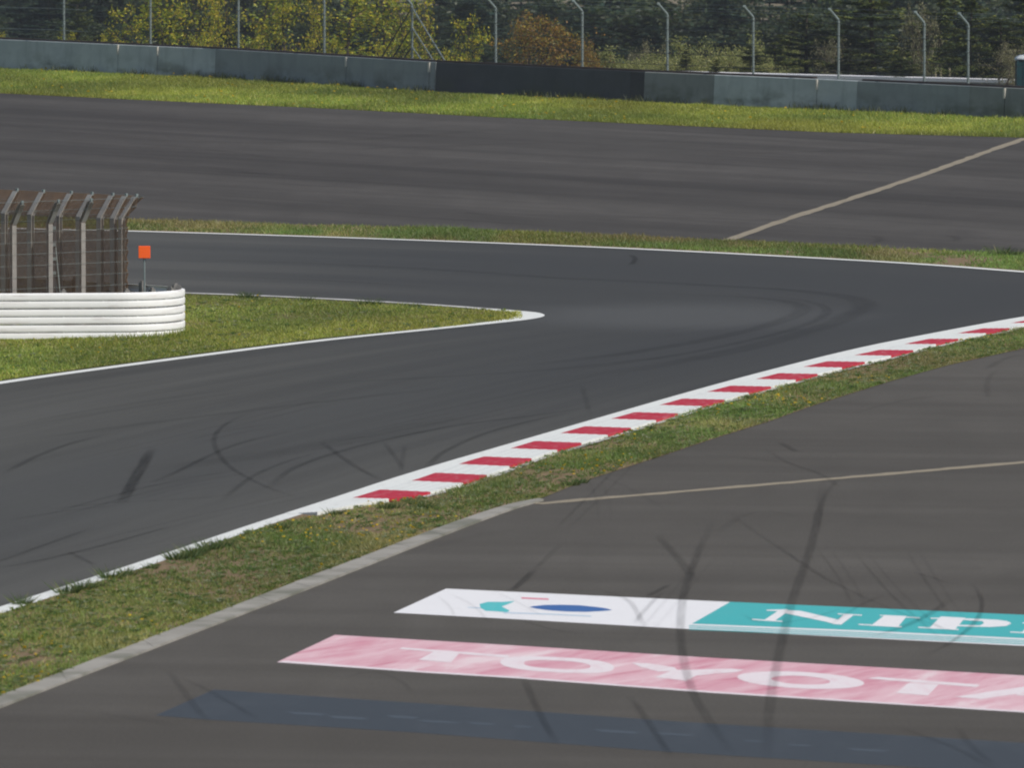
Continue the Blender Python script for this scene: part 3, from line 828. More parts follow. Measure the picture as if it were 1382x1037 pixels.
# second, lower wall behind, at the right
w2a, w2b = arr(G(840, 94.7, .75)), arr(G(1640, 114.3, .75))
sw = empty('barrier_wall', (*((w2a + w2b) / 2), 0)); c2 = (w2a + w2b) / 2
tag(sw, 'low pale barrier with a sunlit white top seen just over the concrete wall at right', 'barrier')
tdir = (w2b - w2a) / np.linalg.norm(w2b - w2a); nd = np.array([tdir[1], -tdir[0]])
def slab(mb, a, b, z0, z1, t0, t1):
    v = []
    for p in (a, b):
        for w_, z_ in ((t0, z0), (t0, z1), (-t1, z1), (-t1, z0)): q = p + nd * w_; v.append((q[0], q[1], z_))
    mb.add(v, [(0, 4, 5, 1), (1, 5, 6, 2), (2, 6, 7, 3), (3, 7, 4, 0), (0, 1, 2, 3), (7, 6, 5, 4)])
NS = 8
for k in range(NS):
    a = w2a + (w2b - w2a) * k / NS - c2 + tdir * .01; b = w2a + (w2b - w2a) * (k + 1) / NS - c2 - tdir * .01
    mb = MB(); slab(mb, a, b, -1.0, .63, .0, .3); mb.build('barrier_panel', M['wall_mid'], sw)
    mb = MB(); slab(mb, a, b, .632, .75, .05, .75); mb.build('sunlit_top_edge', M['ad_white'], sw)  # white paint stands for sunlight on the top edge of the wall

# ------------------------------------------------------------------ far debris fence on the wall
POST_PX = [-30, 87, 204, 321, 437, 555, 669, 786, 899, 1015, 1130, 1247, 1306, 1420]
fence = empty('debris_fence', (*wc, 0))
tag(fence, 'tall galvanised debris fence with bent post tops standing behind the grey concrete wall', 'fence')
BK = -.46
def post_base(px): return wall_pt(px - 12.5) - wc + WN * BK
ZK, ZT, OV = 3.06, 3.40, .40
for px in POST_PX:
    b = post_base(px); mb = MB()
    z0 = -.2
    mb.tube([(b[0], b[1], z0), (b[0], b[1], ZK - .06), (b[0] + WN[0] * .03, b[1] + WN[1] * .03, ZK), (b[0] + WN[0] * OV, b[1] + WN[1] * OV, ZT)], .045, 10)
    mb.box((b[0] + WN[0] * OV, b[1] + WN[1] * OV, ZT + .02), (.12, .05, .06), math.atan2(WN[1], WN[0]))
    for z_ in np.arange(1.3, 3.0, .42): mb.box((b[0] + WN[0] * .05, b[1] + WN[1] * .05, z_), (.03, .1, .035), math.atan2(WN[1], WN[0]))
    o = mb.build('post', M['galv'], fence)
# fence line in fence-local coordinates
fl = arr([post_base(p) for p in np.linspace(-60, 1460, 60)])
def strand(z, w_, r, mat, name='wire', sag=0.0, a=0, b=60):
    mb = MB(); pts = [(p[0] + WN[0] * w_, p[1] + WN[1] * w_, z - sag * abs(math.sin(i * .62))) for i, p in enumerate(fl[a:b])]
    mb.tube(pts, r, 4); return mb.build(name, mat, fence)
for z_ in (1.32, 1.72, 2.12, 2.52, 2.92): strand(z_, .055, .008, M['galv_dark'])
for z_ in (1.55, 2.35): strand(z_, .06, .011, M['galv'], 'wire', .03, 0, 8)
for w_, z_ in ((.17, 3.2), (.28, 3.29), (OV, ZT + .03)): strand(z_, w_, .0032, M['galv'], 'barbed_wire')
# stays at the braced post
bp = post_base(555); bdir = _wd
for zt, reach in ((2.95, 1.9), (2.25, 1.25), (1.55, .6)):
    for sg in (1, -1):
        q = bp + bdir * reach * sg * (1.05 if sg > 0 else 1.0)
        mb = MB(); mb.tube([(bp[0], bp[1], zt), (q[0], q[1], 1.05)], .024, 6); mb.build('brace', M['galv'] if sg > 0 else M['galv_dark'], fence)  # right stays in lighter steel as if lit, left ones dark as if shaded
# woven mesh (real wire, one stuff part)
def mesh_wires(surf, L, Hh, pitch, r, seg):
    """diagonal wires over a sheet surf(s,t) -> xyz"""
    V = []
    ofs = np.arange(-Hh, L + Hh, pitch)
    for sg in (1, -1):
        for o_ in ofs:
            t = np.linspace(0, Hh, seg + 1); s_ = o_ + sg * (t - (0 if sg > 0 else 0))
            ok = (s_ >= 0) & (s_ <= L)
            if ok.sum() < 2: continue
            P = surf(s_[ok], t[ok]); 
            for i in range(len(P) - 1):
                a, b = P[i], P[i + 1]; d = b - a; d = d / (np.linalg.norm(d) + 1e-9)
                up = np.array([0, 0, 1.0]) if abs(d[2]) < .95 else np.array([1.0, 0, 0])
                n1 = np.cross(d, up); n1 /= np.linalg.norm(n1); n2 = np.cross(d, n1)
                c = [r * (n1 * math.cos(k * 2.0944) + n2 * math.sin(k * 2.0944)) for k in range(3)]
                for k in range(3):
                    j = (k + 1) % 3; V.append([a + c[k], a + c[j], b + c[j], b + c[k]])
    return np.array(V)
Lf = cumlen(fl)
def far_surf(s_, t):
    x = np.interp(s_, Lf, fl[:, 0]); y = np.interp(s_, Lf, fl[:, 1])
    return np.stack([x + WN[0] * .06, y + WN[1] * .06, 1.0 + t], 1)
V = mesh_wires(far_surf, Lf[-1], 2.05, .11, .0028, 2)
o = link('wire_mesh', tri_mesh('wire_mesh', V), M['galv_dark'], fence); o['kind'] = 'stuff'

# ------------------------------------------------------------------ portable toilet at the right edge
tx, ty = x_at(321.5, 1367) + .68, 322.2
toilet = empty('portable_toilet', (tx, ty, -.25))
tag(toilet, 'dark teal portable toilet with a pale roof behind the wall at the right edge', 'toilet')
mb = MB()
mb.box((0, 0, 1.0), (1.08, 1.08, 1.9))
mb.build('body', M['toilet'], toilet)
for sx in (-1, 1):
    for sy in (-1, 1):
        mb = MB(); mb.box((sx * .53, sy * .53, 1.0), (.08, .08, 1.96)); mb.build('corner_post', M['toilet'], toilet)
mb = MB(); mb.box((0, 0, .03), (1.16, 1.16, .1)); mb.build('skid_base', M['galv_dark'], toilet)
mb = MB(); mb.box((0, -.55, 1.0), (.72, .03, 1.75)); d_ = mb.build('door', M['toilet'], toilet)
mb = MB(); mb.box((.28, -.58, 1.0), (.05, .04, .12)); mb.build('handle', M['galv'], d_)
for k in range(4):
    mb = MB(); mb.box((-.548, 0, 1.45 + k * .09), (.02, .5, .03)); mb.build('vent_slat', M['toilet'], toilet)
v = []; f = []; NR = 9
for i in range(NR):
    a = math.pi * i / (NR - 1)
    for sy in (-.6, .6): v.append((-.6 * math.cos(a), sy, 1.98 + .17 * math.sin(a)))
v2 = [(x, y, z - .05 if 0 < i // 2 < NR - 1 else z - .05) for i, (x, y, z) in enumerate(v)]
for i in range(NR - 1):
    f += [(2 * i, 2 * i + 1, 2 * i + 3, 2 * i + 2)]
    f += [(2 * NR + 2 * i + 2, 2 * NR + 2 * i + 3, 2 * NR + 2 * i + 1, 2 * NR + 2 * i)]
f += [tuple(range(0, 2 * NR, 2)), tuple(range(1, 2 * NR, 2))[::-1], (0, 2 * NR, 2 * NR + 1, 1), (2 * NR - 2, 2 * NR - 1, 4 * NR - 1, 4 * NR - 2)]
mb = MB(); mb.add(v + v2, f); mb.build('roof', M['roof_white'], toilet, True)
mb = MB(); mb.tube([(.4, .45, 1.9), (.4, .45, 2.35)], .05, 8); mb.build('vent_pipe', M['galv_dark'], toilet)

# pale stakes beyond the barrier
for k, (px, top) in enumerate(((1261, 91), (1268, 91), (1280, 90.5))):
    d = 338.0; zt = z_at(d, top); x = x_at(d, px); zb = float(terrain_z(np.array(x), np.array(d)))
    mb = MB(); mb.tube([(0, 0, -.2), (.01, 0, zt - zb)], [.05, .04], 7)
    o = mb.build('stake', M['stake']); o.location = (x, d, zb)
    tag(o, ('leftmost', 'middle', 'rightmost')[k] + ' of three pale wooden stakes below the dark pines', 'stake', 'stakes below the pines')

# ------------------------------------------------------------------ guard rail round the tip of the wedge
def arc_path(front, tip_c, R, h0, h1, back_len, n=24):
    a0, a1 = h0 - math.pi / 2, h1 - math.pi / 2
    pts = [tuple(front)]
    for k in range(n + 1):
        a = a0 + (a1 - a0) * k / n
        pts.append((tip_c[0] + R * math.cos(a), tip_c[1] + R * math.sin(a)))
    e = pts[-1]; pts.append((e[0] + math.cos(h1) * back_len, e[1] + math.sin(h1) * back_len))
    return arr(pts)
HG = rad(5.0); H0 = math.atan2(3.0, 3.7); H1 = rad(136)
TC = np.array([-8.36, 200.39]); RG = 1.5
st = TC + RG * np.array([math.cos(HG - math.pi / 2), math.sin(HG - math.pi / 2)])
front0 = st - np.array([math.cos(HG), math.sin(HG)]) * 14.0
gp = arc_path(front0, TC, RG, HG, H1, 9.0)
gpath = resample(gp, 260); GL = cumlen(gpath)
gr = empty('guard_rail', (*TC, 0)); tag(gr, 'white stacked guard rail curving round the end of the grass wedge', 'guard rail')
gout = -(offset(gpath, 1.0) - gpath)                   # to the right of travel: outside
prof = [(-.03, 0), (-.02, .008), (.068, .014), (.078, .040), (.080, .078), (.078, .116), (.068, .142), (-.02, .148), (-.02, .168), (.068, .174), (.078, .200), (.080, .238), (.078, .276), (.068, .302), (-.02, .308), (-.03, .316)]
bounds = [0, 55, 88, 115, 138, 185, 225, 259]
for tier in range(3):
    z0 = .0 + tier * .328
    for bi in range(len(bounds) - 1):
        a, b = bounds[bi], bounds[bi + 1] + (1 if bi < len(bounds) - 2 else 0)
        lap = .0016 * (bi % 2); P = gpath[a:b + 1] - TC; Nn = gout[a:b + 1]; v = []
        for p, n_ in zip(P, Nn):
            for off_, zz in prof: q = p + n_ * (off_ * .62 + lap); v.append((q[0], q[1], z0 + zz))
        k = len(prof); f = [(i * k + j, (i + 1) * k + j, (i + 1) * k + j + 1, i * k + j + 1) for i in range(len(P) - 1) for j in range(k - 1)]
        mb = MB(); mb.add(v, f); o = mb.build('rail', M['rail'], gr)
        sol = o.modifiers.new('thickness', 'SOLIDIFY'); sol.thickness = .004; sol.offset = -1
for s_ in list(np.arange(1.0, 13.5, 2.0)) + [14.3, 14.9, 15.5, 16.1, 16.7] + list(np.arange(18, 24, 2.0)):
    i = int(np.argmin(abs(GL - s_))); p = gpath[i] - TC - gout[i] * .08
    mb = MB(); ang = math.atan2(gout[i][1], gout[i][0])
    mb.box((p[0], p[1], .50), (.12, .1, 1.05), ang); mb.box((p[0], p[1], 1.0), (.07, .05, .12), ang)
    mb.build('rail_post', M['galv_dull'], gr)
for s_ in np.arange(8.5, 17.5, .75):
    i = int(np.argmin(abs(GL - s_))); p = gpath[i] - TC
    for z_ in (.158, .486, .814):
        mb = MB(); ang = math.atan2(gout[i][1], gout[i][0]); q = p + gout[i] * .008
        mb.tube([(q[0], q[1], z_), (q[0] + gout[i][0] * .02, q[1] + gout[i][1] * .02, z_)], .018, 6); mb.build('bolt', M['rail'], gr)

# ------------------------------------------------------------------ debris fence inside the guard rail
FC = np.array([-8.50, 201.75]); RF = .45
stf = FC + RF * np.array([math.cos(H0 - math.pi / 2), math.sin(H0 - math.pi / 2)])
fp = arc_path(stf - np.array([math.cos(H0), math.sin(H0)]) * 8.0, FC, RF, H0, rad(137), 9.0, 20)
fpath = resample(fp, 400); FL = cumlen(fpath); fout = -(offset(fpath, 1.0) - fpath)
fen = empty('catch_fence', (*FC, 0)); tag(fen, 'rusty wire catch fence with outward bent posts behind the white guard rail', 'fence')
HK, HT, OVF = 2.34, 2.80, .36
def cpost(i, mat, w=.13, z1=HT, ov=OVF):
    p = fpath[i] - FC; n_ = fout[i]; t_ = np.array([-n_[1], n_[0]])
    mb = MB()
    # H section: two flanges and a web, bent at the knee
    for (o0, th, wd) in ((-.04, .012, w * .78), (.04, .012, w * .78), (0, .07, .012)):
        v = []
        for (oo, zz) in ((0, -.1), (0, HK), (ov, z1)):
            for dn, dt in ((-th / 2, -wd / 2), (th / 2, -wd / 2), (th / 2, wd / 2), (-th / 2, wd / 2)):
                k = (0 if zz < HK else (dn + o0) * -.35)
                q = p + n_ * (oo + o0 + dn - .07) + t_ * dt; v.append((q[0], q[1], zz + k))
        f = [(4 * a + k, 4 * a + (k + 1) % 4, 4 * (a + 1) + (k + 1) % 4, 4 * (a + 1) + k) for a in range(2) for k in range(4)] + [(0, 1, 2, 3), (11, 10, 9, 8)]
        mb.add(v, f)
    o = mb.build('post', mat, fen)
    mb = MB(); q = p + n_ * (ov - .05); mb.box((q[0], q[1], z1 + .03), (.05, .05, .08), math.atan2(n_[1], n_[0])); mb.build('post_cap', M['galv'], o)
    return o
apex = int(np.argmax(fpath[:, 0]))
def idx_for_px(px, back):
    pxs = W_PX / 2 + fpath[:, 0] / (fpath[:, 1] * 1.0) * F_PX * .998
    rng_ = range(apex, 400) if back else range(0, apex)
    return min(rng_, key=lambda i: abs(pxs[i] - px))
for px in (-66, -29, 8.7, 46, 82, 111, 138, 157, 168): cpost(idx_for_px(px, True), M['galv_mid'], .17)
for px in (-80, -28, 21, 70, 113): cpost(idx_for_px(px, False), M['galv_sunlit'], .14, HT - .02, OVF - .06)  # front row painted paler as sunlit, back row in a duller tone
# end stays of the braced post
i0 = idx_for_px(82, True); pb = fpath[i0] - FC - fout[i0] * .2; tb = fpath[i0 + 3] - fpath[i0]; tb /= np.linalg.norm(tb)
mb = MB(); mb.tube([(pb[0], pb[1], -.1), (pb[0], pb[1], HK)], .055, 8); brp = mb.build('brace_post', M['galv_dark'], fen)
for k, (z1, rch) in enumerate(((2.1, .34), (1.7, .28), (1.25, -.2), (2.0, -.26))):
    q = pb + tb * rch; mb = MB(); mb.tube([(pb[0], pb[1], z1), (q[0], q[1], .05)], .016, 6); mb.build('brace', M['galv'], brp)
for z_ in (1.15, 1.45, 1.75, 2.1):
    mb = MB(); mb.box((pb[0], pb[1] - .06, z_), (.08, .05, .07)); mb.build('clamp', M['galv'], brp)
S_AP = FL[apex]
def near_surf(s_, t, s0=0.0):
    s_ = s_ + s0
    x = np.interp(s_, FL, fpath[:, 0]) - FC[0]; y = np.interp(s_, FL, fpath[:, 1]) - FC[1]
    nx_ = np.interp(s_, FL, fout[:, 0]); ny_ = np.interp(s_, FL, fout[:, 1])
    k = np.clip((t - HK) / (HT - HK), 0, 1)
    return np.stack([x + nx_ * k * OVF, y + ny_ * k * OVF, t + .05], 1)
V = mesh_wires(near_surf, S_AP, HT - .02, .056, .0022, 12)
o = link('wire_mesh', tri_mesh('wire_mesh', V), M['rust'], fen); o['kind'] = 'stuff'
V = mesh_wires(lambda a_, t_: near_surf(a_, t_, S_AP), FL[-1] - S_AP, HT - .02, .046, .0062, 12)
o = link('wire_mesh', tri_mesh('wire_mesh', V), M['rust'], fen); o['kind'] = 'stuff'; o['label'] = 'rusty brown wire mesh on the far side'
for z_ in (.2, .45, .70, .95, 1.19, 1.43, 1.67, 1.91, 2.13, 2.36, 2.58, 2.78):
    P = near_surf(FL[::4], np.full(len(FL[::4]), z_)); mb = MB(); mb.tube([tuple(p) for p in P], .0036, 4); mb.build('wire', M['galv'], fen)

# ------------------------------------------------------------------ orange marker
sx, sy = x_at(200.6, 195.2), 200.6
mk = empty('marker_board', (sx, sy, 0)); tag(mk, 'orange square marker board on a thin post beside the white guard rail', 'marker')
mb = MB(); mb.tube([(0, 0, -.1), (0, 0, 1.60)], .018, 8); mb.build('post', M['galv'], mk)
zc = z_at(200.6, 340.3)
bx = bmesh.new(); bmesh.ops.create_cube(bx, size=1.0)
for v in bx.verts: v.co = Vector((v.co.x * .245, v.co.y * .1, v.co.z * .255 + zc))
bmesh.ops.bevel(bx, geom=bx.edges[:], offset=.008, segments=2, affect='EDGES')
me = bpy.data.meshes.new('board'); bx.to_mesh(me); bx.free(); link('board', me, M['orange'], mk)
mb = MB(); mb.box((0, .02, zc - .17), (.05, .03, .1)); mb.build('bracket', M['galv_dark'], mk)

# ------------------------------------------------------------------ grass, weeds and flowers
def in_ribbon(A, B, n, dens=None):
    """n random points spread evenly over the strip between two polylines"""
    A = resample(A, 160); B = resample(B, 160)
    w = np.linalg.norm(A - B, axis=1); ds = np.linalg.norm(np.gradient((A + B) / 2, axis=0), axis=1)
    e = np.gradient((A + B) / 2, axis=0); c = (B - A); area = abs(e[:, 0] * c[:, 1] - e[:, 1] * c[:, 0])
    cdf = np.cumsum(area); tot = cdf[-1]; cdf /= tot
    u = np.interp(RNG.random(n), np.concatenate([[0], cdf]), np.arange(161) / 160 * 159)
    i = np.clip(u.astype(int), 0, 158); f = (u - i)[:, None]; t = RNG.random(n)[:, None]
    a = A[i] * (1 - f) + A[i + 1] * f; b = B[i] * (1 - f) + B[i + 1] * f
    return a * (1 - t) + b * t, t[:, 0], tot
def blades(P, h, w, lean, col, z0=.01):
    n = len(P); a = RNG.random(n) * 2 * math.pi; b = RNG.random(n) * 2 * math.pi
    dx = np.stack([np.cos(a), np.sin(a)], 1) * (w / 2)[:, None]
    tip = P + np.stack([np.cos(b), np.sin(b)], 1) * (lean * h)[:, None]
    V = np.zeros((n, 3, 3)); V[:, 0, :2] = P - dx; V[:, 1, :2] = P + dx; V[:, 2, :2] = tip
    V[:, :2, 2] = z0; V[:, 2, 2] = z0 + h
    return V, col
def pal(n, cols, wts):
    k = RNG.choice(len(cols), n, p=np.array(wts) / sum(wts)); return arr(cols)[k] * (.75 + .5 * RNG.random(n))[:, None]
G_FRESH = [(.180, .250, .034), (.235, .280, .040), (.300, .305, .050), (.120, .195, .032), (.36, .33, .13)]
G_MIX = [(.130, .190, .045), (.190, .220, .058), (.240, .225, .075), (.095, .150, .038), (.38, .31, .17), (.26, .175, .10)]
def turf(name, A, B, per_m2, h0, h1, w, cols, wts, bare, seed, label, tall=0.0, yellow=.3):
    n0 = 1000; _, _, tot = in_ribbon(A, B, 10); n = int(tot * per_m2)
    P, t, _ = in_ribbon(A, B, n)
    nz = .5 * vnoise(P[:, 0] * 1.0, P[:, 1] * .5, 1.6, seed) + .3 * vnoise(P[:, 0], P[:, 1] * .5, .6, seed + 2) + .2 * vnoise(P[:, 0], P[:, 1], .22, seed + 4)
    bare_ = bare + ((.24) * np.exp(-((P[:, 1] - 157) / 9.0) ** 2) if seed == 1 else (.34 * np.exp(-((P[:, 0] - 10.2) / 1.3) ** 2) if seed == 3 else 0))
    keep = nz > bare_ * (0.55 + .6 * RNG.random(n)); P = P[keep]; nz = nz[keep]; n = len(P)
    big = vnoise(P[:, 0], P[:, 1] * .4, 5.0, seed + 7)
    h = (h0 + (h1 - h0) * RNG.random(n) ** 1.6) * (.55 + .9 * nz)
    if tall: h *= 1 + tall * (vnoise(P[:, 0], P[:, 1] * .6, .9, seed + 9) > .72)
    c = pal(n, cols, wts)
    y = np.clip((big - .4) * 2, 0, 1)[:, None] * yellow
    c = c * (1 - y) + y * arr((.34, .325, .05))
    g = np.clip((.5 - vnoise(P[:, 0], P[:, 1] * .5, 2.2, seed + 12)) * 2, 0, 1)[:, None] * .5
    c = c * (1 - g) + g * arr((.115, .20, .038))
    tone = .62 + .76 * vnoise(P[:, 0] * .8, P[:, 1] * .35, 2.6, seed + 15) * (.6 + .8 * vnoise(P[:, 0], P[:, 1] * .4, .8, seed + 18))
    if seed in (1, 3):
        cl = np.clip((vnoise(P[:, 0] * 1.0, P[:, 1] * .4, 1.1, seed + 22) - .52) * 4, 0, 1)[:, None] * .7
        c = c * (1 - cl) + cl * arr((.115, .205, .042)) * (.7 + .6 * RNG.random(n))[:, None]
        dr = np.clip((vnoise(P[:, 0], P[:, 1] * .4, 1.7, seed + 25) - .58) * 4, 0, 1)[:, None] * .6
        c = c * (1 - dr) + dr * arr((.33, .27, .12)) * (.7 + .6 * RNG.random(n))[:, None]
    c = c * np.clip(tone, .6, 1.35)[:, None] * (1.3 if seed == 2 else 1.22)
    V, c = blades(P, h, w * (.6 + .8 * RNG.random(n)), .35 + .8 * RNG.random(n), c)
    o = link(name, tri_mesh(name, V, c), M['grass']); tag(o, label, 'grass', None, 'stuff')
    return o
A_, B_ = GP([q for q in VN_LOW if -250 < q[0] < 1700]), GP([q for q in VN_UP if -250 < q[0] < 1700])
turf('verge_grass', A_, B_, 620, .02, .07, .016, G_MIX, (3.6, 3.2, 1.6, 3.0, .7, .4), .40, 1, 'short patchy grass of the near verge below the kerb', .6, .25)
A_, B_ = GP([q for q in IF_NEAR if q[0] > -250]), GP([q for q in IF_FAR if q[0] > -250])
turf('infield_grass', A_, B_, 420, .03, .075, .02, G_FRESH, (2.6, 3, 2.8, 1.1, 2.6), .27, 2, 'yellow green grass of the wedge inside the corner', .3, .85)
turf('strip_grass', GP([q for q in VF_UP if -250 < q[0] < 1650]), GP([q for q in VF_LOW if -250 < q[0] < 1650]), 330, .04, .10, .024, G_MIX, (3, 3, 2.4, 2.4, 1.2, .7), .36, 3, 'thin grass strip between the track and the far asphalt', .4, .35)
wv_b = arr([wall_pt(p) for p in np.linspace(-220, 1600, 40)]) + WN * .10
wv_a = arr(GP([(-220, 117.5), (0, 126), (166, 134), (460, 147.5), (660, 158), (920, 170), (1120, 179), (1382, 186), (1600, 192)]))
turf('bank_grass', wv_a, wv_b, 330, .05, .13, .03, G_FRESH, (3, 3.2, 2.4, 1.5, .8), .20, 4, 'bright grass band along the foot of the concrete wall', .35, .7)
# taller weeds right against the wall
Pw, tw, _ = in_ribbon(wv_b, wv_b + WN * .45, 4200)
kp = vnoise(Pw[:, 0], Pw[:, 1], 1.1, 21) > .5; Pw = Pw[kp]; n = len(Pw)
V, c = blades(Pw, .12 + .22 * RNG.random(n), np.full(n, .04), .2 + .5 * RNG.random(n), pal(n, [(.05, .07, .02), (.08, .10, .03), (.13, .13, .045)], (3, 2, 1)))
tag(link('wall_weeds', tri_mesh('wall_weeds', V, c), M['grass']), 'dark rank weeds hard against the concrete wall', 'weeds', None, 'stuff')

gk = (GL > 6.0) & (GL < 17.5)
Pa = gpath[gk] + gout[gk] * .06; Pb = gpath[gk] + gout[gk] * .42
Pr, tr_, _ = in_ribbon(Pa, Pb, 5200)
hr = (.04 + .15 * sstep(-10.0, -6.9, Pr[:, 0])) * (.5 + .8 * RNG.random(len(Pr))) * (1 - .5 * tr_)
V, c = blades(Pr, hr, np.full(len(Pr), .02), .3 + .6 * RNG.random(len(Pr)), pal(len(Pr), G_FRESH, (3, 3, 2.4, 1.4, 1.8)))
tag(link('rail_weeds', tri_mesh('rail_weeds', V, c), M['grass']), 'longer grass grown up against the foot of the white guard rail', 'grass', None, 'stuff')

# grass tussocks, each its own thing
def tussock_mesh(seed, n=110, h=.34, r=.22):
    rg = np.random.default_rng(seed); V = np.zeros((n, 3, 3)); a = rg.random(n) * 6.283; q = rg.random(n) ** .5 * r
    P = np.stack([np.cos(a) * q, np.sin(a) * q], 1); hh = h * (.35 + .65 * rg.random(n)); le = hh * (.2 + .9 * q / r)
    b = rg.random(n) * 6.283; d = np.stack([np.cos(b), np.sin(b)], 1) * .012
    V[:, 0, :2] = P - d; V[:, 1, :2] = P + d; V[:, 2, :2] = P + np.stack([np.cos(a), np.sin(a)], 1) * le[:, None] + rg.normal(0, .03, (n, 2)); V[:, 2, 2] = hh
    c = arr([(.06, .105, .025), (.09, .14, .035), (.27, .26, .11)])[rg.choice(3, n, p=[.5, .38, .12])] * (.8 + .4 * rg.random(n))[:, None]
    return tri_mesh('grass_tussock', V, c)
TM = [tussock_mesh(s_) for s_ in range(4)]
for m_ in TM: m_.materials.append(M['grass'])
tus = [(30, 817, 1.0, 'near'), (92, 802, 1.25, 'near'), (112, 797, 1.15, 'near'), (128, 794, .8, 'near'), (150, 782, 1.2, 'near'), (172, 778, .9, 'near'), (205, 769, .7, 'near'), (238, 757, 1.05, 'near'), (262, 750, 1.2, 'near'), (284, 743, 1.25, 'near'), (300, 739, 1.0, 'near'),
       (252, 756, 1.1, 'near'), (380, 716, .9, 'near'), (452, 696, .8, 'near'), (520, 688, .9, 'near'), (534, 687, .8, 'near'), (572, 688, .95, 'near'), (560, 682, .7, 'near'), (640, 672, .6, 'near'), (772, 656, .9, 'near'), (784, 653, .8, 'near'), (1000, 556, .7, 'near'),
       (330, 403, 1.0, 'far'), (338, 403.5, 1.1, 'far'), (412, 407.5, .9, 'far'), (488, 412.5, .9, 'far'), (502, 413, 1.25, 'far'), (560, 416, .7, 'far'), (1350, 345, 1.6, 'strip'), (1366, 346, 1.3, 'strip')]
rt = random.Random(4)
for i, (px, py, s_, wh) in enumerate(tus):
    o = bpy.data.objects.new('grass_tussock', TM[i % 4]); COL.objects.link(o)
    x, y = G(px, py); o.location = (x, y, .01); o.scale = (s_ * .62, s_ * .62, s_ * .52); o.rotation_euler.z = rt.random() * 6
    nl = 'dark green grass tussock ' + ('beside the white line left of the kerb' if px < 350 else 'at the near end of the red and white kerb' if px < 700 else 'on the lower edge of the verge beyond the pale joint')
    tag(o, {'near': nl, 'far': 'dark green grass tussock on the back edge of the infield wedge',
            'strip': ('left' if px < 1360 else 'right') + ' one of two dark tussocks on the far grass strip at the right'}[wh], 'grass tussock', {'near': 'tussocks along the near white line', 'far': 'tussocks on the back of the wedge', 'strip': 'tussocks on the far strip'}[wh])
# broad-leaved weeds and dandelions
def weeds(A, B, n, sz, seed, name, label):
    P, _, _ = in_ribbon(A, B, n); kk = 5; V = []; C = []
    for p in P:
        s_ = sz * random.uniform(.5, 1.4); a0 = random.random() * 6.28; cc = random.choice([(.08, .14, .04), (.14, .19, .09), (.24, .27, .17), (.11, .16, .04)])
        for k in range(kk):
            a = a0 + k * 6.28 / kk + random.uniform(-.3, .3); dx, dy = math.cos(a), math.sin(a); wx, wy = -dy * .22, dx * .22; z1 = random.uniform(.3, .8)
            V.append([(p[0], p[1], .015), (p[0] + (dx * .5 + wx) * s_, p[1] + (dy * .5 + wy) * s_, .02 + z1 * s_ * .6), (p[0] + dx * s_, p[1] + dy * s_, .02 + z1 * s_ * .5), (p[0] + (dx * .5 - wx) * s_, p[1] + (dy * .5 - wy) * s_, .02 + z1 * s_ * .6)])
            C.append(cc)
    tag(link(name, tri_mesh(name, np.array(V), arr(C)), M['grass']), label, 'weeds', None, 'stuff')
A_, B_ = GP([q for q in VN_LOW if -250 < q[0] < 1500]), GP([q for q in VN_UP if -250 < q[0] < 1500])
weeds(A_, B_, 2600, .085, 1, 'verge_weeds', 'small broad leaved weeds scattered over the near verge')
weeds(GP([q for q in IF_NEAR if q[0] > -250]), GP([q for q in IF_FAR if q[0] > -250]), 700, .09, 2, 'infield_weeds', 'small broad leaved weeds scattered over the infield wedge')
def flowers(A, B, n, r, z, name, label, cl=.55, seed=0):
    P, _, _ = in_ribbon(A, B, n); nz = vnoise(P[:, 0], P[:, 1] * .5, 1.4, 31 + seed); P = P[nz > cl]; V = []; C = []
    for p in P:
        zz = z * random.uniform(.5, 1.3); a0 = random.random(); R = r * random.uniform(.7, 1.2); tl = random.uniform(-.5, .9)
        for k in range(6):
            a, b = a0 + k * 1.0472, a0 + (k + 1) * 1.0472
            V.append([(p[0], p[1], zz + .012), (p[0] + R * math.cos(a), p[1] + R * math.sin(a), zz - R * tl * math.sin(a)), (p[0] + R * math.cos(b), p[1] + R * math.sin(b), zz - R * tl * math.sin(b))]); C.append((.62, .43, .02))
    tag(link(name, tri_mesh(name, np.array(V), arr(C)), M['grass']), label, 'flowers', None, 'stuff')
flowers(A_, B_, 700, .026, .07, 'dandelions', 'yellow dandelions dotted over the near verge', .55)
flowers(GP([q for q in IF_NEAR if q[0] > -250]), GP([q for q in IF_FAR if q[0] > -250]), 150, .024, .08, 'infield_dandelions', 'yellow dandelions dotted over the infield wedge', .55, 1)
flowers(wv_a, wv_b, 520, .045, .15, 'bank_dandelions', 'yellow dandelions dotted along the foot of the wall', .55, 2)

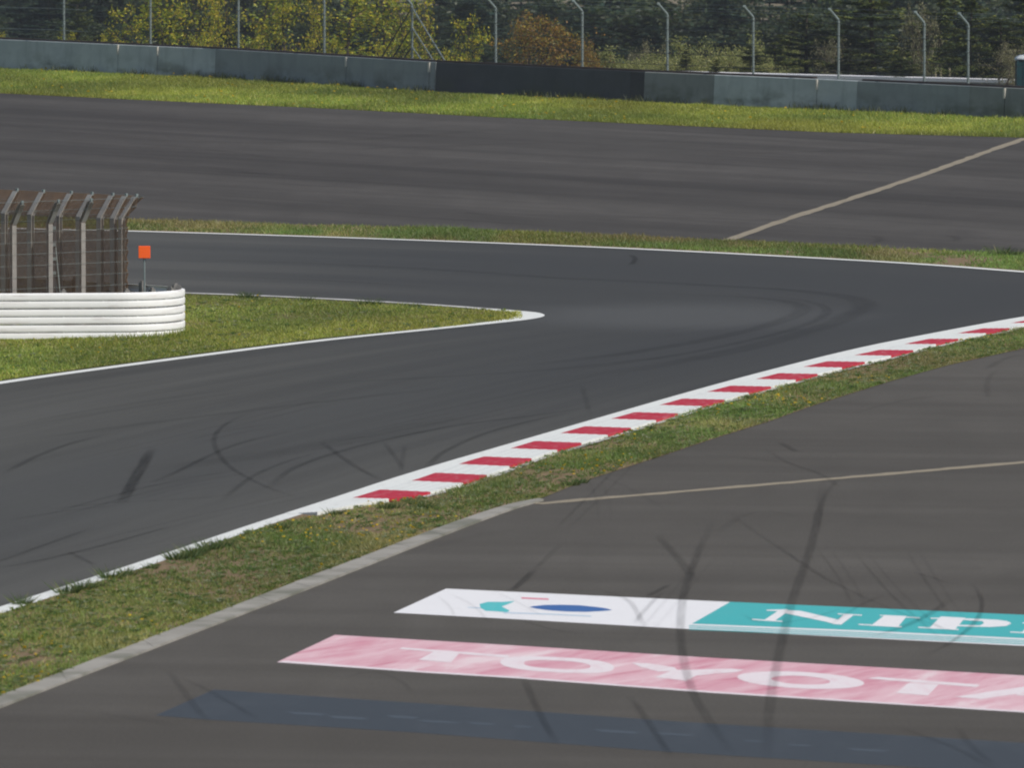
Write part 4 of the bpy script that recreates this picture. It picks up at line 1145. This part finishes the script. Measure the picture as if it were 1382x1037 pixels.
# ------------------------------------------------------------------ trees
def limb_pts(p0, d, L, n, bend, rg):
    pts = [p0]; d = d / np.linalg.norm(d)
    for k in range(n):
        d = d + rg.normal(0, bend, 3) + np.array([0, 0, .05]); d /= np.linalg.norm(d); pts.append(pts[-1] + d * L / n)
    return np.array(pts)
def leaves(P, size, rg, flat=0.0):
    n = len(P); a = rg.normal(0, 1, (n, 3)); a[:, 2] *= (1 - flat); a /= np.linalg.norm(a, axis=1)[:, None]
    b = rg.normal(0, 1, (n, 3)); b[:, 2] *= (1 - flat); b -= a * (a * b).sum(1)[:, None]; b /= np.linalg.norm(b, axis=1)[:, None]
    s_ = (size * (.6 + .8 * rg.random(n)))[:, None]
    return np.stack([P - a * s_ * .6, P - b * s_ * .34, P + a * s_ * .6, P + b * s_ * .34], 1)
def broadleaf(seed, H=6.0, W=3.4, cols=None, wts=None, size=.13, n_limb=16, twigs=7, per=34, low=.12, stems=1, spread=.17):
    rg = np.random.default_rng(seed); mb = MB(); LP = []; LC = []
    for st_ in range(stems):
        lean = rg.normal(0, .12, 3) * (1 if stems == 1 else 2.2); lean[2] = 0
        tr = limb_pts(np.array([rg.normal(0, .12) * (stems > 1), rg.normal(0, .12) * (stems > 1), -.2]), np.array([0, 0, 1.0]) + lean, H * rg.uniform(.8, .95), 9, .05, rg)
        mb.tube([tuple(p) for p in tr], np.linspace(.10 / stems ** .5, .015, len(tr)), 7)
        for k in range(n_limb // stems):
            t = low + (1 - low) * (k + rg.random()) / (n_limb // stems); i = min(int(t * 9), 8); p0 = tr[i] + (tr[i + 1] - tr[i]) * (t * 9 - i)
            a = rg.random() * 6.283; rr_ = W / 2 * (math.sin(math.pi * min(1, (t * .85 + .12))) ** .6) * rg.uniform(.6, 1.1)
            lp_ = limb_pts(p0, np.array([math.cos(a), math.sin(a), rg.uniform(.25, .9)]), rr_ * 1.15 + .15, 5, .14, rg)
            mb.tube([tuple(p) for p in lp_], np.linspace(.032, .007, len(lp_)), 5, False)
            hue = rg.random()
            for j in range(twigs):
                q0 = lp_[rg.integers(1, len(lp_))]; dd = rg.normal(0, 1, 3) + np.array([0, 0, .4])
                tw = limb_pts(q0, dd, rg.uniform(.25, .6) * W / 3.4, 3, .2, rg)
                mb.tube([tuple(p) for p in tw], .006, 3, False)
                m_ = int(per * rg.uniform(.3, 1.6)); c0 = tw[rg.integers(1, 4, m_)] + rg.normal(0, spread, (m_, 3)) * np.array([1, 1, .75]); LP.append(c0)
                w2 = np.array(wts, float) * (0.4 + rg.random(len(wts)) * 1.6); w2 /= w2.sum()
                LC.append(arr(cols)[rg.choice(len(cols), m_, p=w2)] * (.75 + .5 * rg.random(m_))[:, None])
    LP = np.vstack(LP); LC = np.vstack(LC); k = LP[:, 2] > .05; LP, LC = LP[k], LC[k]
    me = tri_mesh('crown', leaves(LP, size, rg), LC); me.materials.append(M['leaf'])
    tm = bpy.data.meshes.new('trunk'); tm.from_pydata(mb.v, [], mb.f); tm.update(); tm.materials.append(M['bark'])
    return dict(trunk=tm, crown=me, H=LP[:, 2].max(), W=np.percentile(abs(LP[:, :2]), 96) * 2)
def conifer(seed, H=8.0, W=4.2, cols=None, wts=None, whorl=.36, size=.30, droop=.12, low=.06, dens=26):
    rg = np.random.default_rng(seed); mb = MB(); LV = []; LC = []
    tr = limb_pts(np.array([0, 0, -.2]), np.array([rg.normal(0, .02), rg.normal(0, .02), 1.0]), H, 8, .015, rg)
    mb.tube([tuple(p) for p in tr], np.linspace(.14, .02, len(tr)), 7)
    z = low * H
    while z < H * .985:
        t = z / H; R = W / 2 * (1 - t) ** .75 * (1 - .35 * max(0, .12 - t) / .12) + .08
        nb = int(rg.integers(5, 9))
        c0 = np.array([np.interp(z, tr[:, 2], tr[:, 0]), np.interp(z, tr[:, 2], tr[:, 1]), z])
        for k in range(nb):
            if rg.random() < .12: continue
            a = rg.random() * 6.283; L = R * rg.uniform(.6, 1.18); m = 6
            up = .35 * t + rg.uniform(-.08, .18)
            s_ = np.linspace(0, 1, m); br = np.stack([c0[0] + math.cos(a) * L * s_, c0[1] + math.sin(a) * L * s_, c0[2] + L * (up * s_ - droop * 2.2 * s_ ** 2 + .16 * s_ ** 3)], 1)
            mb.tube([tuple(p) for p in br], np.linspace(.028, .006, m), 4, False)
            ns = int(16 + dens * L); u = rg.random(ns) ** .75; P = np.stack([np.interp(u, s_, br[:, j]) for j in range(3)], 1)
            side = (rg.random(ns) - .5) * 2; wd = L * .36 * (1 - abs(u - .5) * 1.1)
            tn = np.array([-math.sin(a), math.cos(a), 0]); P = P + tn * (side * wd)[:, None]; P[:, 2] += rg.normal(.02, .035, ns) - abs(side) * wd * .15
            dirv = np.array([math.cos(a), math.sin(a), 0]) * .8 + tn * side[:, None] * .8 + rg.normal(0, .3, (ns, 3)) * np.array([1, 1, .9]); dirv /= np.linalg.norm(dirv, axis=1)[:, None]
            up_ = np.array([0, 0, 1.0]) + rg.normal(0, .45, (ns, 3)); b = np.cross(dirv, up_); b /= np.linalg.norm(b, axis=1)[:, None]
            sz = (size * (.5 + .7 * rg.random(ns)))[:, None]
            LV.append(np.stack([P - dirv * sz * .5, P - b * sz * .22, P + dirv * sz * .6, P + b * sz * .22], 1))
            w = np.array(wts, float); w = w / w.sum(); c = arr(cols)[rg.choice(len(cols), ns, p=w)] * (.7 + .6 * rg.random(ns))[:, None]
            tipm = (u > .72)[:, None]; c = np.where(tipm, c * np.array([1.5, 1.35, 1.1]), c); LC.append(c)
        z += whorl * rg.uniform(.6, 1.35) * (1 - .45 * t)
    V = np.concatenate(LV); C_ = np.concatenate(LC)
    me = tri_mesh('crown', V, C_); me.materials.append(M['needle'])
    tm = bpy.data.meshes.new('trunk'); tm.from_pydata(mb.v, [], mb.f); tm.update(); tm.materials.append(M['bark'])
    return dict(trunk=tm, crown=me, H=V[:, :, 2].max(), W=np.percentile(abs(V[:, :, :2]), 97) * 2)

Y_COL = [(0.476, 0.429, 0.026), (0.333, 0.368, 0.033), (0.203, 0.27, 0.033), (0.618, 0.491, 0.04), (0.404, 0.27, 0.04), (0.119, 0.172, 0.026)]
yel = [broadleaf(s_, 6.0, 3.2, Y_COL, w_, .125, 16, 7, 18, .10, st_) for s_, w_, st_ in ((1, (4, 4, 3, 2, .6, 1.5), 1), (2, (3, 4, 4, 1, .6, 2), 1), (3, (5, 3, 2, 2.5, 1, 1), 2))]
O_COL = [(0.287, 0.158, 0.036), (0.359, 0.207, 0.04), (0.215, 0.123, 0.043), (0.373, 0.281, 0.043), (0.158, 0.141, 0.043), (0.244, 0.231, 0.057)]
ora = [broadleaf(11, 4.6, 4.4, O_COL, (3.5, 3, 3, 2, 3, 2.4), .11, 26, 8, 36, .08, 3, .20)]
OL = [(0.304, 0.326, 0.115), (0.398, 0.399, 0.154), (0.234, 0.267, 0.096), (0.468, 0.436, 0.211), (0.174, 0.205, 0.077)]
pale = [broadleaf(s_, 4.0, 3.8, OL, (3, 3, 3, 1.5, 1.5), .10, 26, 8, 44, .05, 3, .20) for s_ in (21, 22)]
BG = [(.30, .28, .17), (.24, .23, .13), (.34, .31, .20), (.18, .18, .09)]
bare = [broadleaf(31, 5.0, 3.2, BG, (3, 3, 2, 2), .07, 26, 8, 26, .06, 3, .16)]
DK = [(0.047, 0.072, 0.038), (0.068, 0.09, 0.041), (0.035, 0.058, 0.034), (0.095, 0.109, 0.051)]
dkd = [broadleaf(s_, 9.0, 6.0, DK, (3, 3, 3, 1.2), .26, 30, 9, 40, .10, 2, .36) for s_ in (41, 42)]
PN = [(0.064, 0.091, 0.029), (0.088, 0.11, 0.033), (0.045, 0.07, 0.026), (0.12, 0.133, 0.039)]
PD = [tuple(c * .55 for c in q) for q in PN]
pine = [conifer(s_, 8.0, 5.4, p_, (3, 3, 3, 1.2), .56, .17, .10, .06, 120) for s_, p_ in ((51, PN), (52, PN), (53, PD))]
FC_ = [(0.027, 0.054, 0.048), (0.039, 0.068, 0.054), (0.02, 0.043, 0.04), (0.058, 0.085, 0.061)]
farc = [conifer(s_, 14.0, 6.5, FC_, (3, 3, 3, 1), .75, .40, .16, .06, 40) for s_ in (61, 62)]
PROTO_USED = {}
def plant(proto, name, px, top, wpx, d, label, group, cat='tree', parts=True, zb=None):
    x = x_at(d, px); zt = z_at(d, top)
    zb = float(terrain_z(np.array(x), np.array(d))) if zb is None else zb
    h = zt - zb; w = wpx * d / F_PX
    o = empty(name, (x, d, zb)); o.rotation_euler.z = rt.random() * 6.28
    sz = h / proto['H']; sx_ = w / proto['W']; o.scale = (sx_, sx_, sz)
    for nm in ('trunk', 'crown'):
        c = bpy.data.objects.new(nm, proto[nm]); COL.objects.link(c); c.parent = o
    tag(o, label, cat, group); return o
ORD = ['first', 'second', 'third', 'fourth', 'fifth', 'sixth', 'seventh', 'eighth', 'ninth', 'tenth', 'eleventh', 'twelfth']
def where(px):
    vis = [p for p in POST_PX if 0 < p < 1382]; k = min(range(len(vis)), key=lambda i: abs(vis[i] - px))
    if abs(vis[k] - px) < 14: return 'behind the %s fence post' % ORD[k]
    side = 'left' if px < vis[k] else 'right'
    return '%s %s of the %s fence post' % ('just' if abs(vis[k] - px) < 32 else 'well', side, ORD[k]) if px < 1340 else 'at the right edge, %s the teal toilet' % ('left of' if px < 1360 else 'behind' if px < 1400 else 'beyond')
def wd(px): return float(wall_pt(px)[1])
GY = 'yellow leaved young trees beyond the fence'
ylist = [(170, -2, 62, 26, 0), (222, -18, 84, 22, 1), (262, -30, 80, 30, 0), (305, -34, 96, 20, 2), (352, -22, 84, 27, 1), (392, -40, 80, 24, 0), (425, -26, 78, 19, 2), (468, -20, 96, 23, 1), (512, -30, 84, 28, 0), (545, -6, 66, 20, 1), (592, -14, 84, 25, 2), (634, 10, 58, 30, 0)]
for px, top, w, dd, k in ylist:
    plant(yel[k], 'yellow_tree', px, top, w, wd(px) + dd, 'young tree with yellow green leaves ' + where(px), GY)
for px, top, w in ((20, 42, 70), (100, 41, 60), (128, 44, 50), (590, 64, 70), (640, 68, 66), (500, 60, 70), (250, 46, 60), (370, 44, 70), (440, 50, 60)):
    plant(yel[2], 'yellow_bush', px, top, w, wd(px) + 11, 'low yellow bush just over the wall ' + where(px), 'low yellow bushes over the wall', 'bush', zb=-1.6)
plant(ora[0], 'orange_tree', 728, 13, 124, wd(728) + 20, 'broad orange leaved tree just over the dark wall panels', None)
plant(ora[0], 'orange_bush', 795, 52, 52, wd(790) + 15, 'small orange bush to the right of the broad orange tree', None, 'bush', zb=-1.6)
for px, top, w, dd, k in ((848, 60, 90, 22, 0), (905, 62, 74, 18, 1), (944, 48, 84, 20, 0), (984, 44, 92, 22, 1), (1040, 40, 64, 28, 0), (1066, 46, 50, 26, 1), (1022, 62, 60, 16, 0), (880, 74, 60, 13, 1), (962, 70, 70, 14, 0)):
    plant(pale[k], 'olive_shrub', px, top, w, wd(px) + dd, 'pale olive leafy shrub ' + where(px), 'pale olive shrubs beyond the fence', 'shrub')
for px, top, w, dd in ((1132, 42, 52, 22), (1240, -12, 50, 26), (1350, 50, 60, 14), (880, 44, 60, 40)):
    plant(bare[0], 'bare_shrub', px, top, w, wd(px) + dd, 'straw coloured thinly leaved shrub ' + where(px), 'straw coloured shrubs beyond the fence', 'shrub')
for px, top, w, dd, k in ((924, 68, 34, 12, 2), (966, 80, 30, 11, 2), (1012, 60, 56, 13, 2), (1086, 17, 150, 24, 0), (1048, 58, 90, 20, 1), (1178, -34, 176, 26, 1), (1228, 30, 96, 34, 2), (1262, -22, 130, 32, 0), (1310, -8, 120, 22, 1), (1352, 24, 120, 18, 2), (1390, -30, 140, 28, 0), (1140, 66, 110, 17, 2), (1216, 78, 90, 15, 2), (1440, -20, 140, 24, 2), (108, -18, 62, 40, 0)):
    plant(pine[k], 'pine_tree', px, top, w, wd(px) + dd, ('low' if top > 50 else 'tall') + ' dark layered pine ' + where(px), 'dark pines beyond the fence')
GF = 'dark wood on the far slope'
rf = random.Random(9); spots = []
for row, (d0, sp) in enumerate(((455, 66), (500, 62), (550, 60), (605, 58))):
    px = -90 + row * 17
    while px < 1480:
        if not (row >= 2 and 700 < px < 745) and not (890 < px < 950) and not (row < 2 and 690 < px < 760):
            spots.append((px, d0 + rf.uniform(-16, 16), row))
        px += sp * rf.uniform(.75, 1.25)
for px, d, row in spots:
    con = rf.random() < .62
    top = rf.uniform(-90, -10)
    if row == 0: top = rf.uniform(20, 52)
    if row == 1 : top = rf.uniform(-12, 26)
    if row == 0 and px > 960: continue
    pr = farc[rf.randrange(2)] if con else dkd[rf.randrange(2)]
    plant(pr, 'forest_tree', px, top, rf.uniform(88, 140) * (1.0 if con else 1.15), d, 'dark pointed conifer of the dense wood on the far slope' if con else 'dark rounded leafy tree of the dense wood on the far slope', GF)
for px, top, d_ in ((655, -14, 540), (684, -10, 566), (762, -16, 560), (786, -8, 575), (812, -20, 560), (838, -14, 590), (866, -22, 570), (958, -12, 560), (984, -20, 575), (620, -20, 560)):
    plant(dkd[px % 2], 'forest_tree', px, top, 92, d_, 'dark rounded leafy tree of the dense wood on the far slope', GF)
for px, top in ((716, 22), (912, 27), (925, 30), (900, 34), (735, 24)):
    plant(dkd[0], 'forest_tree', px, top, 66, 585, 'dark rounded leafy tree of the dense wood on the far slope', GF)

# ------------------------------------------------------------------ a breath of haze between here and the far wood
hz = NT('haze_air'); pv = hz.n.new('ShaderNodeVolumePrincipled')
pv.inputs['Color'].default_value = (.86, .92, 1.0, 1); pv.inputs['Density'].default_value = .00014
pv.inputs['Anisotropy'].default_value = .2
hz.t.links.new(pv.outputs[0], hz.out.inputs['Volume'])
mb = MB(); mb.box((0, 1000, 22), (2200, 2400, 78))
hzo = mb.build('haze', hz.m); hzo['kind'] = 'stuff'
